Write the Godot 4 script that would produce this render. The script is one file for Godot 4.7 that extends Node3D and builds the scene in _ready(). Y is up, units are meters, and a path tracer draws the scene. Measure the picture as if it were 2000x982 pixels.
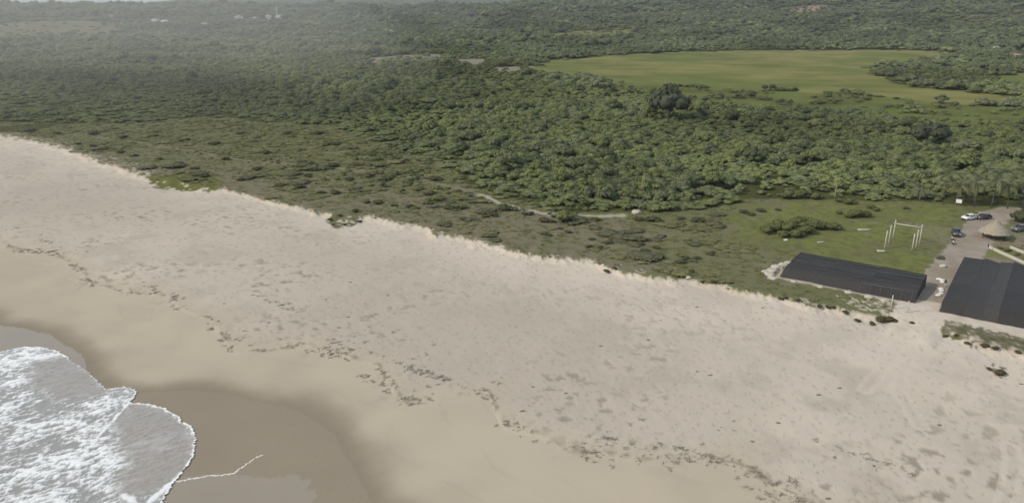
extends Node3D
# Beach seen from a drone. Shore frame: t runs along the shore, s runs inland (metres).
const F := 1500.0                       # focal length in pixels of the 2000 x 982 photograph
const EYE := Vector3(0, 60, 0)
var PITCH := atan(477.0 / 1500.0)
const D := Vector2(0.81021, 0.58615)    # along the shore (x, z)
const N := Vector2(0.58615, -0.81021)   # inland (x, z)
var SHORE := Basis(Vector3(D.x, 0, D.y), Vector3.UP, Vector3(-D.y, 0, D.x))   # local x along the shore, local -z inland
var taken := {}
var M := {}
var rng := RandomNumberGenerator.new()
var nA := FastNoiseLite.new()
var nB := FastNoiseLite.new()
var nC := FastNoiseLite.new()
var nD := FastNoiseLite.new()
var nE := FastNoiseLite.new()
var poly := {}

# ---------------------------------------------------------------- small helpers
func numbered(called: String) -> String:
	taken[called] = taken.get(called, -1) + 1
	return called if taken[called] == 0 else "%s_%03d" % [called, taken[called]]

func tag(o: Node3D, label: String, category: String, group := "", kind := "") -> Node3D:
	o.set_meta("label", label)
	o.set_meta("category", category)
	if group != "": o.set_meta("group", group)
	if kind != "": o.set_meta("kind", kind)
	return o

func thing(called: String, label: String, category: String, at := Vector3.ZERO, basis_ := Basis(), group := "") -> Node3D:
	var o := Node3D.new()
	o.name = numbered(called)
	add_child(o)
	o.transform = Transform3D(basis_, at)
	tag(o, label, category, group)
	return o

func part(called: String, mesh: Mesh, mat: Material, parent: Node3D, at := Transform3D()) -> MeshInstance3D:
	var o := MeshInstance3D.new()
	o.name = numbered(called) if parent == self else called
	o.mesh = mesh
	if mat: o.material_override = mat
	parent.add_child(o, true)
	o.transform = at
	return o

func C(r: float, g: float, b: float, k := 0.8) -> Color:     # a measured colour to a base colour, linear
	var c := Color(r / 255.0, g / 255.0, b / 255.0).srgb_to_linear()
	return Color(c.r * k, c.g * k, c.b * k)

func mat(r: float, g: float, b: float, rough := 0.85, metal := 0.0) -> StandardMaterial3D:   # linear base colour
	var m := StandardMaterial3D.new()
	m.albedo_color = Color(r, g, b).linear_to_srgb()
	m.roughness = rough
	m.metallic = metal
	return m

func noise_tex(freq: float, lo: float, hi: float, seed_: int, size := 512, octaves := 4) -> NoiseTexture2D:
	var n := FastNoiseLite.new()
	n.seed = seed_
	n.frequency = freq
	n.fractal_octaves = octaves
	var t := NoiseTexture2D.new()
	t.width = size
	t.height = size
	t.seamless = true
	t.noise = n
	var g := Gradient.new()
	g.set_color(0, Color(lo, lo, lo))
	g.set_color(1, Color(hi, hi, hi))
	t.color_ramp = g
	return t

func grained(m: StandardMaterial3D, freq: float, lo: float, hi: float, metres: float, bump_cm := 0.0, seed_ := 1, size := 512) -> StandardMaterial3D:
	m.albedo_texture = noise_tex(freq, lo, hi, seed_, size)
	m.uv1_triplanar = true
	m.uv1_world_triplanar = true
	m.uv1_scale = Vector3.ONE / metres
	if bump_cm > 0.0:
		m.heightmap_enabled = true
		m.heightmap_scale = bump_cm
		m.heightmap_texture = noise_tex(freq, 0, 1, seed_ + 7, size)
	return m

func ts(t: float, s: float) -> Vector2:
	return D * t + N * s

func on(t: float, s: float, up := 0.0) -> Vector3:
	var p := ts(t, s)
	return Vector3(p.x, ground(p.x, p.y) + up, p.y)

func ray(px: float, py: float) -> Vector3:
	var x := (px - 1000.0) / F
	var y := -(py - 491.0) / F
	return Vector3(x, y * cos(PITCH) - sin(PITCH), -cos(PITCH) - y * sin(PITCH))

func flat(px: float, py: float, h := 4.5) -> Vector2:      # where a pixel's ray meets the level h
	var d := ray(px, py)
	var k := (h - EYE.y) / d.y
	return Vector2(d.x, d.z) * k

func hit(px: float, py: float) -> Vector3:                  # where a pixel's ray meets the terrain
	var d := ray(px, py)
	var k := 60.0
	while k < 10500.0:
		var p := EYE + d * k
		if p.y <= ground(p.x, p.z):
			break
		k *= 1.012
	var lo := k / 1.012
	for i in 12:
		var mid := (lo + k) * 0.5
		var p := EYE + d * mid
		if p.y <= ground(p.x, p.z): k = mid
		else: lo = mid
	var q := EYE + d * k
	return Vector3(q.x, ground(q.x, q.z), q.z)

func pixel(p: Vector3) -> Vector2:                          # used to tell what the photograph shows
	var v := p - EYE
	var f := -v.z * cos(PITCH) - v.y * sin(PITCH)
	if f < 1.0: return Vector2(-9999, -9999)
	var u := v.y * cos(PITCH) - v.z * sin(PITCH)
	return Vector2(1000.0 + F * v.x / f, 491.0 - F * u / f)

func table(a: PackedFloat32Array, v: float) -> float:       # x0, y0, x1, y1 ... smoothly joined
	var n := a.size()
	if v <= a[0]: return a[1]
	for i in range(2, n, 2):
		if v < a[i]:
			var f := (v - a[i - 2]) / (a[i] - a[i - 2])
			return lerpf(a[i - 1], a[i + 1], f * f * (3.0 - 2.0 * f))
	return a[n - 1]

func line(a: PackedFloat32Array, v: float) -> float:
	var n := a.size()
	if v <= a[0]: return a[1]
	for i in range(2, n, 2):
		if v < a[i]: return lerpf(a[i - 1], a[i + 1], (v - a[i - 2]) / (a[i] - a[i - 2]))
	return a[n - 1]

# ---------------------------------------------------------------- the lie of the land
var DUNE := PackedFloat32Array([-900, 152, -395, 147, -348, 148, -291, 141, -250, 137, -215, 140, -195, 141, -163, 139, -155, 145, -129, 144, -103, 143, -77, 146, -54, 148, -38, 149, -24, 150, -17, 153, -8, 148, 1, 146, 40, 146])
var WRACK := PackedFloat32Array([-600, 74, -215, 75, -200, 80, -165, 76, -146, 80, -126, 75, -112, 73, -104, 81, -88, 81, -77, 76, -67, 85, -58, 80, -44, 81, -30, 88, -22, 86, 40, 88])
var WET := PackedFloat32Array([-600, 52, -180, 54, -167, 55.5, -151, 60, -137, 58.5, -126, 54, -117, 56, -108, 62, -99, 66, -88, 68, -78, 67, -70, 63, -60, 58, -40, 54, 40, 54])
var PROFILE := PackedFloat32Array([-400, -9.0, 0, -1.6, 42, 0.0, 56, 0.4, 68, 0.95, 84, 2.2, 105, 2.8, 145, 3.3])
var RIDGE := PackedFloat32Array([-50, 74, -34, 66, -20, 63, -8, 60, -2, 62, 4, 90, 12, 128, 20, 150, 34, 168, 50, 170])
var FAR_RIDGE := PackedFloat32Array([-50, 86, -34, 80, -25, 84, -21, 148, -8, 152, 0, 150, 10, 160, 50, 160])

func dune_edge(t: float) -> float:
	return line(DUNE, t) + nB.get_noise_2d(t * 1.3, 40.0) * 2.6 + nC.get_noise_2d(t * 0.9, 90.0) * 0.8

func past_edge(x: float, z: float, t: float, s: float) -> float:      # metres inland of the ragged dune edge
	return s - line(DUNE, t) + nB.get_noise_2d(x * 1.1, z * 1.1) * 2.6 + nC.get_noise_2d(x * 0.55, z * 0.55) * 1.0 + nE.get_noise_2d(x * 0.9, z * 0.9) * 1.6 + nD.get_noise_2d(x, z) * 0.35

func ground(x: float, z: float) -> float:
	var t := x * D.x + z * D.y
	var s := x * N.x + z * N.y
	if s < 170.0:
		var h := line(PROFILE, s)
		if s > 66.0:
			var d := past_edge(x, z, t, s) if s > 120.0 else -25.0
			var w := line(WRACK, t) + nB.get_noise_2d(t * 0.8, 7.0) * 2.5
			var dry := smoothstep(-1.0, 3.0, s - w) * (1.0 - smoothstep(-2.0, 1.0, d))
			var gap := smoothstep(-21.5, -18.5, t) * (1.0 - smoothstep(-14.0, -11.0, t))    # where the road comes down
			h += 0.16 * smoothstep(-0.4, 0.5, s - w)
			h += dry * (nC.get_noise_2d(x, z) * 0.05 + nD.get_noise_2d(x, z) * 0.025 + nB.get_noise_2d(x, z) * 0.12 - 0.10 * smoothstep(0.16, 0.45, nE.get_noise_2d(x * 1.7, z * 1.7)) * smoothstep(-0.15, 0.4, nA.get_noise_2d(x * 2.2, z * 2.2) + nB.get_noise_2d(x, z) * 0.4))
			var step_ := lerpf(smoothstep(-2.4, 1.4, d), smoothstep(-14.0, 4.0, d), gap)
			h += 0.9 * step_
			h += smoothstep(-4.0, -0.5, d) * (1.0 - smoothstep(3.0, 9.0, d)) * (1.0 - gap) * (absf(nC.get_noise_2d(x * 0.8 + 60.0, z * 0.8)) * (0.7 if t < -235.0 else 0.15) + nD.get_noise_2d(x, z) * 0.15)
			h += smoothstep(2.0, 10.0, d) * (nB.get_noise_2d(x, z) * 0.25 + nC.get_noise_2d(x, z) * 0.10) * (1.0 - gap)
		return h
	var h2 := 4.45 + (nB.get_noise_2d(x, z) * 0.25 + nC.get_noise_2d(x, z) * 0.10) * (0.25 if t > -55.0 and s < 260.0 else 1.0)
	var r := sqrt(x * x + z * z)
	if r > 800.0:
		var b := rad_to_deg(atan2(x, -z))
		var up := smoothstep(1350.0, 3700.0, r)
		h2 += (line(RIDGE, b) - 8.0) * up * (1.0 - 0.55 * smoothstep(3900.0, 5600.0, r))
		h2 += smoothstep(900.0, 2400.0, r) * (nA.get_noise_2d(x * 0.16, z * 0.16) * 20.0 + nA.get_noise_2d(x * 0.5, z * 0.5) * 5.0)
		h2 = lerpf(h2, line(FAR_RIDGE, b) + nA.get_noise_2d(x * 0.1, z * 0.1) * 14.0, smoothstep(6000.0, 8200.0, r))
	return h2

func outline(key: String, points: Array, h := 4.5) -> void:
	var a := PackedVector2Array()
	for p in points:
		a.append(flat(p[0], p[1], h))
	poly[key] = a

func inside(key: String, x: float, z: float) -> bool:
	return Geometry2D.is_point_in_polygon(Vector2(x, z), poly[key])

func lay_out() -> void:
	outline("field", [[1036, 142], [1058, 119], [1180, 109], [1330, 101], [1500, 97.5], [1700, 97.5], [1842, 101], [1872, 107], [1830, 117], [1790, 124], [1722, 128], [1702, 138], [1716, 152], [1800, 170], [1900, 180], [2060, 192], [2060, 204], [1900, 206], [1760, 194], [1640, 182], [1480, 176], [1330, 170], [1210, 163], [1120, 157]])
	outline("thin", [[1180, 160], [1330, 170], [1480, 176], [1640, 182], [1760, 194], [1900, 206], [2060, 210], [2060, 250], [1900, 244], [1720, 236], [1560, 220], [1430, 206], [1320, 190], [1200, 174]])
	outline("pocket", [[1925, 153], [1960, 147], [2060, 138], [2060, 174], [1990, 171], [1915, 160]])
	outline("strip_a", [[-60, 62], [120, 61], [225, 60], [236, 69], [150, 74], [60, 80], [-60, 81]])
	outline("strip_b", [[1075, 70], [1150, 65], [1235, 64], [1240, 74], [1130, 80], [1070, 81]])
	outline("strip_c", [[1775, 66], [1850, 61], [1960, 63], [1980, 76], [1900, 79], [1800, 75]])
	outline("strip_d", [[720, 112], [790, 107], [860, 104], [872, 114], [800, 121], [722, 127]])
	outline("strip_e", [[885, 116], [945, 114], [966, 127], [930, 131], [884, 130]])
	outline("strip_f", [[960, 131], [1050, 128], [1052, 141], [962, 146]])
	outline("strip_g", [[230, 88], [330, 86], [345, 92], [240, 95]])
	outline("wood_edge", [[-900, 262], [-300, 250], [0, 238], [130, 243], [260, 240], [400, 226], [520, 240], [640, 244], [760, 287], [860, 312], [900, 352], [960, 378], [1060, 402], [1120, 415], [1240, 415], [1400, 405], [1465, 388], [1560, 386], [1700, 392], [1800, 392], [1900, 402], [1990, 398], [2300, 420], [2700, 420], [2700, 24], [-900, 24]])
	outline("lawn", [[1440, 400], [1560, 388], [1880, 400], [1900, 430], [1880, 470], [1840, 530], [1812, 545], [1560, 500], [1500, 480], [1400, 470]])
	outline("brown", [[-200, 262], [0, 262], [200, 300], [330, 330], [460, 330], [700, 370], [1000, 405], [1240, 430], [1300, 500], [1280, 540], [1000, 492], [700, 425], [440, 372], [200, 320], [0, 268], [-200, 262]])
	outline("moss", [[285, 352], [320, 345], [375, 340], [420, 345], [440, 360], [412, 377], [350, 370], [300, 362]], 3.6)
	outline("mat_a", [[632, 430], [660, 416], [700, 404], [712, 418], [700, 438], [660, 444]], 3.6)
	outline("mat_b", [[1838, 655], [1870, 640], [1930, 645], [2060, 655], [2060, 710], [1990, 688], [1950, 682], [1900, 672], [1870, 662]], 3.6)
	outline("mat_c", [[1925, 720], [1945, 713], [1965, 720], [1968, 735], [1950, 738]], 3.4)
	outline("film_a", [[-200, 610], [0, 620], [60, 624], [110, 632], [150, 640], [178, 655], [188, 680], [186, 715], [160, 730], [0, 720], [-200, 720]], 0.4)
	outline("film_b", [[300, 982], [335, 945], [345, 934], [400, 926], [450, 923], [500, 926], [560, 924], [600, 940], [590, 1010], [560, 1100], [290, 1100]], 0.4)
	outline("worn", [[1765, 436], [1870, 434], [1878, 470], [1850, 476], [1805, 462], [1790, 446]])
	outline("grit", [[1750, 588], [1800, 592], [1790, 625], [1730, 620], [1640, 590], [1640, 575]])

var TRACK := PackedVector2Array()
var TYRES := []
var TRACK_FAINT := PackedVector2Array()
var ROAD := PackedVector2Array()

func near_line(a: PackedVector2Array, p: Vector2) -> float:
	var best := 1e9
	for i in a.size() - 1:
		var q := Geometry2D.get_closest_point_to_segment(p, a[i], a[i + 1])
		best = minf(best, q.distance_to(p))
	return best

# what covers the ground at a place: colour (linear), zone 0 wet sand, 1 dry sand, 2 land
var zone := 0
func cover(x: float, z: float, r: float) -> Color:
	var t := x * D.x + z * D.y
	var s := x * N.x + z * N.y
	var b := nB.get_noise_2d(x, z)
	var c := nC.get_noise_2d(x, z)
	var d := nD.get_noise_2d(x, z)
	var e := 0.0
	if s < 185.0:
		e = past_edge(x, z, t, s) if s > 120.0 else -25.0
	var road := 99.0
	if t > -30.0 and s < 300.0:
		road = near_line(ROAD, Vector2(x, z)) + c * 0.8
	if s > 120.0 and s < 165.0:
		zone = 2
		if inside("moss", x + c * 2.5, z + b * 3.0) and d + c > -0.5:
			return cMOSS.lerp(cMOSS2, clampf(0.5 + c, 0, 1))
		if inside("mat_a", x + c * 1.6, z + d * 1.6) and d + c > -0.25:
			return cMAT.lerp(cSCRUB, clampf(0.5 + d, 0, 1))
		if e < 0.0 and (inside("mat_b", x + c * 2.2, z + d * 2.0) or inside("mat_c", x + c, z + d)) and c + d > -0.35:
			return cMAT.lerp(cBROWN, clampf(0.4 + d * 1.2, 0, 1))
	if s < 185.0 and (e < 0.0 or (road < 4.5 and s < 164.0)):
		zone = 1
		var wet := line(WET, t) + b * 0.9 + nA.get_noise_2d(t * 2.0, 5.0) * 1.2
		var w := line(WRACK, t) + nB.get_noise_2d(t * 0.8, 7.0) * 2.5 + c * 0.8
		var smooth_sand := cSMOOTH.lerp(cSMOOTH2, clampf(0.5 + b * 0.9 + nA.get_noise_2d(x * 0.7, z * 0.7) * 0.6, 0, 1))
		var damp := 1.0 - smoothstep(-2.2, 4.2 + b * 2.0, s - wet + c * 0.5)
		var col := smooth_sand.lerp(cDAMP, 0.55 * (1.0 - smoothstep(0.0, 9.0 + b * 5.0, s - wet)))
		var swash := s - wet - 4.0 + nA.get_noise_2d(x * 2.5, z * 2.5) * 6.0 + c * 0.3
		swash = absf(fposmod(swash, 6.5) - 3.2)
		if swash < 0.5 and s > wet - 14.0: col = col.lerp(cDAMP, (1.0 - swash * 2.0) * 0.45 * clampf(0.5 + b * 1.5, 0, 1))
		if damp > 0.0:
			col = col.lerp(cWET.lerp(cWET2, clampf(0.5 + b * 0.7, 0, 1)), damp)
		if s < wet - 2.4:
			zone = 0
			if inside("film_a", x + c * 0.6, z + b) or inside("film_b", x + c * 1.5 + b * 3.0, z + d * 0.6 + b * 2.0): zone = 3
		var litter := (1.0 - smoothstep(0.1, 0.75, absf(s - w - 0.3 + d * 0.5))) * smoothstep(-0.05, 0.45, nB.get_noise_2d(x * 1.5 + 70.0, z * 1.5) + c * 0.6)
		var up := smoothstep(-6.0, 9.0, s - w + c * 2.5 + b * 4.0)
		if up > 0.0:
			var dry := cDRY.lerp(cPALE, clampf(smoothstep(112.0, 142.0, s) * 0.8 + b * 0.5 + nA.get_noise_2d(x, z) * 0.5, 0, 1))
			dry = dry.lerp(cGREY, clampf(0.35 + nA.get_noise_2d(x * 0.6 + 300.0, z * 0.6) * 1.1, 0, 0.8) * (1.0 - smoothstep(108.0, 140.0, s)))
			var many := (1.0 - 0.75 * smoothstep(104.0, 140.0, s + nA.get_noise_2d(x, z) * 20.0)) * smoothstep(-0.15, 0.4, nA.get_noise_2d(x * 2.2, z * 2.2) + b * 0.4)
			var dab := smoothstep(0.18, 0.48, nE.get_noise_2d(x * 1.7, z * 1.7) + c * 0.1) * many  # darker dabs that follow the hollows cut into the relief
			dry = dry.lerp(cDARKSAND, clampf(dab, 0, 1) * 0.85)
			var broad := smoothstep(0.05, 0.5, nB.get_noise_2d(x * 0.8 + 210.0, z * 0.8) + c * 0.35)
			dry = dry.lerp(cGREY, broad * 0.75 * (1.0 - 0.6 * smoothstep(118.0, 142.0, s)))
			var speck := smoothstep(0.42, 0.6, nD.get_noise_2d(x * 1.1 + 50.0, z * 1.1)) * 0.5
			dry = dry.lerp(cDARKSAND, speck)
			col = col.lerp(dry, up)
		if litter > 0.0 and t < -6.0: col = col.lerp(cLITTER, litter * 0.6)
		if s > 90.0 or t > -40.0:
			for tr in TYRES:
				var ty: float = near_line(tr, Vector2(x, z))
				if absf(ty - 0.9) < 0.4: col = col.lerp(cPALE, 0.55)
		return col
	zone = 2
	if road < 4.2 and t > -30.0:
		zone = 1
		return cROAD.lerp(cROAD2, clampf(0.5 + c + b, 0, 1))
	if r > 430.0:
		var xx := x + nA.get_noise_2d(x * 3.0, z * 3.0) * 16.0
		var zz := z + nA.get_noise_2d(x * 3.0 + 90.0, z * 3.0) * 16.0
		for key in ["field", "pocket", "strip_a", "strip_b", "strip_c", "strip_d", "strip_e", "strip_f", "strip_g"]:
			if inside(key, xx, zz):
				if key == "strip_d" or key == "strip_e" or key == "strip_f": return cTRACK
				if key == "strip_a" or key == "strip_g": return cSTRAW
				if key == "strip_c": return cOLIVE
				var f := clampf(0.5 + nA.get_noise_2d(x * 0.45, z * 0.5) * 1.1 + nA.get_noise_2d(x * 1.6 + 40.0, z * 1.6) * 0.7, 0, 1)
				return cFIELD.lerp(cFIELD2, f).lerp(cOLIVE, clampf(nA.get_noise_2d(x * 1.2, z * 2.0 + 77.0) * 0.9, 0, 0.5))
		if r < 800.0 and inside("thin", xx, zz):
			return cFIELD2.lerp(cOLIVE, clampf(0.5 + nA.get_noise_2d(x * 2.0, z * 2.0), 0, 1))
		if bare(x, z): return cEARTH
		return cFLOOR.lerp(cOLIVE, clampf(nA.get_noise_2d(x, z) * 0.8, 0, 0.4))
	if inside("wood_edge", x, z):
		return cFLOOR.lerp(cOLIVE, clampf(0.3 + b + c * 0.5, 0, 1))
	var col2 := cSCRUB.lerp(cDUNEGREEN, clampf(0.45 + nA.get_noise_2d(x * 0.8, z * 0.8) * 1.3 + c * 0.3, 0, 1))
	var wx := x + b * 9.0 + c * 2.0
	var wz := z + b * 9.0 - c * 2.0
	if inside("brown", wx, wz):
		col2 = cBROWN.lerp(cSCRUB, clampf(0.35 + c * 0.9 + b * 0.5, 0, 1))
	elif inside("lawn", x + b * 16.0 + c * 5.0, z + b * 8.0 + c * 5.0 + d * 2.0):
		col2 = cLAWN.lerp(cLAWN2, clampf(0.5 + b * 1.2 + c * 0.9, 0, 1)).lerp(cBROWN, clampf(d * 0.5 + c * 0.6 + b * 0.5 + 0.05, 0, 0.7))
	col2 = col2.lerp(cOLIVE, smoothstep(0.1, 0.5, c + d * 0.6) * 0.5)
	var bald := smoothstep(0.44, 0.62, nE.get_noise_2d(x * 0.8 + 500.0, z * 0.8) + d * 0.15)
	col2 = col2.lerp(cTRACK, bald * 0.55)
	var rag := 10.0 if t < -235.0 else 2.4
	if e > 0.0 and e < rag and s < 185.0:
		col2 = col2.lerp(cPALE, smoothstep(0.0, 0.3, c * 0.8 + d * 0.8 + 0.05 - e * 0.5 / rag) * 0.75)
	if r < 260.0 and t > -36.0 and s > 200.0 and s < 226.0 and inside("worn", x + c * 2.0, z + d * 1.5):
		col2 = col2.lerp(cTRACK, clampf(0.45 + c * 0.8 + d * 0.4, 0, 0.85))
	var q := Vector2(x, z)
	var tr := near_line(TRACK, q) + c * 1.2
	if tr < 2.2: col2 = col2.lerp(cPALE, (1.0 - smoothstep(0.3, 2.2, tr)) * 0.7)
	elif r > 170.0:
		tr = near_line(TRACK_FAINT, q) + c * 2.0
		if tr < 2.5: col2 = col2.lerp(cTRACK, (1.0 - smoothstep(0.6, 2.5, tr)) * 0.8)
	if r < 230.0 and inside("grit", x + c * 1.5, z + d * 1.5):
		col2 = col2.lerp(cPALE, smoothstep(-0.1, 0.25, d + c * 0.5))
	if s > 158.0 and s < 176.0 and t > -50.0 and t < -17.0:      # trodden sand round the shade net house
		var m := maxf(absf(t + 31.5) - 13.8, absf(s - 167.0) - 6.4)
		col2 = col2.lerp(cPALE, (1.0 - smoothstep(0.3, 1.1, m + c * 0.7)) * 0.85)
	if t > -16.0 and s < 160.0: col2 = cMAT.lerp(cBROWN, clampf(0.55 + c * 1.2 + d, 0, 1)).lerp(cPALE, smoothstep(0.25, 0.5, c - d * 0.5) * 0.7)
	if t > -16.0 and s < 196.0 and s > 154.5 + c * 1.5 + d:
		zone = 1
		return cDRY.lerp(cPALE, clampf(0.6 + c, 0, 1))
	if t > -14.0 and s >= 196.0 and s < 246.0: col2 = col2.lerp(cROAD2, clampf(0.55 + c + b, 0, 1))
	return col2

func bare(x: float, z: float) -> bool:                      # the bare cut on the hillside
	var p := Vector2(x, z) - EARTH
	return Vector2(p.x * 0.55, p.y).length() < 38.0 + nA.get_noise_2d(x * 4.0, z * 4.0) * 40.0
var EARTH := Vector2(1e6, 1e6)

var cSMOOTH := C(180, 170, 152, 0.95)
var cSMOOTH2 := C(173, 163, 146, 0.95)
var cDAMP := C(166, 155, 138, 0.95)
var cWET := C(158, 147, 129, 0.74)
var cWET2 := C(153, 142, 125, 0.74)
var cDRY := C(186, 177, 163, 0.95)
var cGREY := C(174, 165, 152, 0.95)
var cPALE := C(197, 187, 173, 0.95)
var cDARKSAND := C(142, 134, 120, 0.95)
var cLITTER := C(116, 108, 94)
var cMOSS := C(122, 124, 70)
var cMOSS2 := C(112, 114, 74)
var cMAT := C(104, 106, 78)
var cSCRUB := C(130, 128, 100)
var cDUNEGREEN := C(122, 125, 86)
var cBROWN := C(138, 131, 110)
var cLAWN := C(130, 135, 80)
var cLAWN2 := C(118, 124, 74)
var cOLIVE := C(100, 104, 62)
var cTRACK := C(150, 143, 124)
var cROAD := C(168, 157, 146)
var cROAD2 := C(152, 142, 126)
var cFIELD := C(146, 143, 90)
var cFIELD2 := C(118, 127, 72)
var cSTRAW := C(128, 124, 94)
var cFLOOR := C(84, 86, 54)
var cEARTH := C(160, 140, 125)

func build_terrain() -> void:
	var cols := 640
	var half := deg_to_rad(46.0)
	var rs := PackedFloat32Array()
	var r := 48.0
	while r < 11000.0:
		rs.append(r)
		r *= 1.0048 if r < 470.0 else 1.02
	var rows := rs.size()
	var v := PackedVector3Array()
	var col := PackedColorArray()
	var zo := PackedByteArray()
	v.resize(rows * cols)
	col.resize(rows * cols)
	zo.resize(rows * cols)
	for i in rows:
		var rr := rs[i]
		for j in cols:
			var a := -half + 2.0 * half * j / (cols - 1.0)
			var x := sin(a) * rr
			var z := -cos(a) * rr
			var k := i * cols + j
			v[k] = Vector3(x, ground(x, z), z)
			col[k] = cover(x, z, rr)
			zo[k] = zone
	var nrm := PackedVector3Array()
	nrm.resize(rows * cols)
	for i in rows:
		for j in cols:
			var k := i * cols + j
			var du := v[k + (1 if j < cols - 1 else 0)] - v[k - (1 if j > 0 else 0)]
			var dv := v[k + (cols if i < rows - 1 else 0)] - v[k - (cols if i > 0 else 0)]
			var n := du.cross(dv).normalized()
			nrm[k] = n if n.y > 0.0 else -n
	var names := ["wet_sand", "beach_sand", "ground", "swash_film"]
	var idx := [PackedInt32Array(), PackedInt32Array(), PackedInt32Array(), PackedInt32Array()]
	for i in rows - 1:
		for j in cols - 1:
			var k := i * cols + j
			var zz: int = zo[k]
			var ii: PackedInt32Array = idx[zz]
			ii.append_array([k, k + cols, k + 1, k + 1, k + cols, k + cols + 1])
			idx[zz] = ii
	for zz in 4:
		var map_ := PackedInt32Array()
		map_.resize(rows * cols)
		map_.fill(-1)
		var vv := PackedVector3Array()
		var nn := PackedVector3Array()
		var cc := PackedColorArray()
		var out := PackedInt32Array()
		var src: PackedInt32Array = idx[zz]
		out.resize(src.size())
		for q in src.size():
			var k := src[q]
			if map_[k] < 0:
				map_[k] = vv.size()
				vv.append(v[k])
				nn.append(nrm[k])
				cc.append(col[k])
			out[q] = map_[k]
		var arr := []
		arr.resize(Mesh.ARRAY_MAX)
		arr[Mesh.ARRAY_VERTEX] = vv
		arr[Mesh.ARRAY_NORMAL] = nn
		arr[Mesh.ARRAY_COLOR] = cc
		arr[Mesh.ARRAY_INDEX] = out
		var mesh := ArrayMesh.new()
		mesh.add_surface_from_arrays(Mesh.PRIMITIVE_TRIANGLES, arr)
		var o := part(names[zz], mesh, M[names[zz]], self)
		o.set_meta("kind", "structure")
		o.set_meta("label", ["smooth wet sand at the water's edge", "wide pale trampled sand beach and sandy road", "scrubby green and brown land behind the beach", "wet sand shining under a film of draining water"][zz])
		o.set_meta("category", ["sand", "beach", "terrain", "wet sand"][zz])

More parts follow.
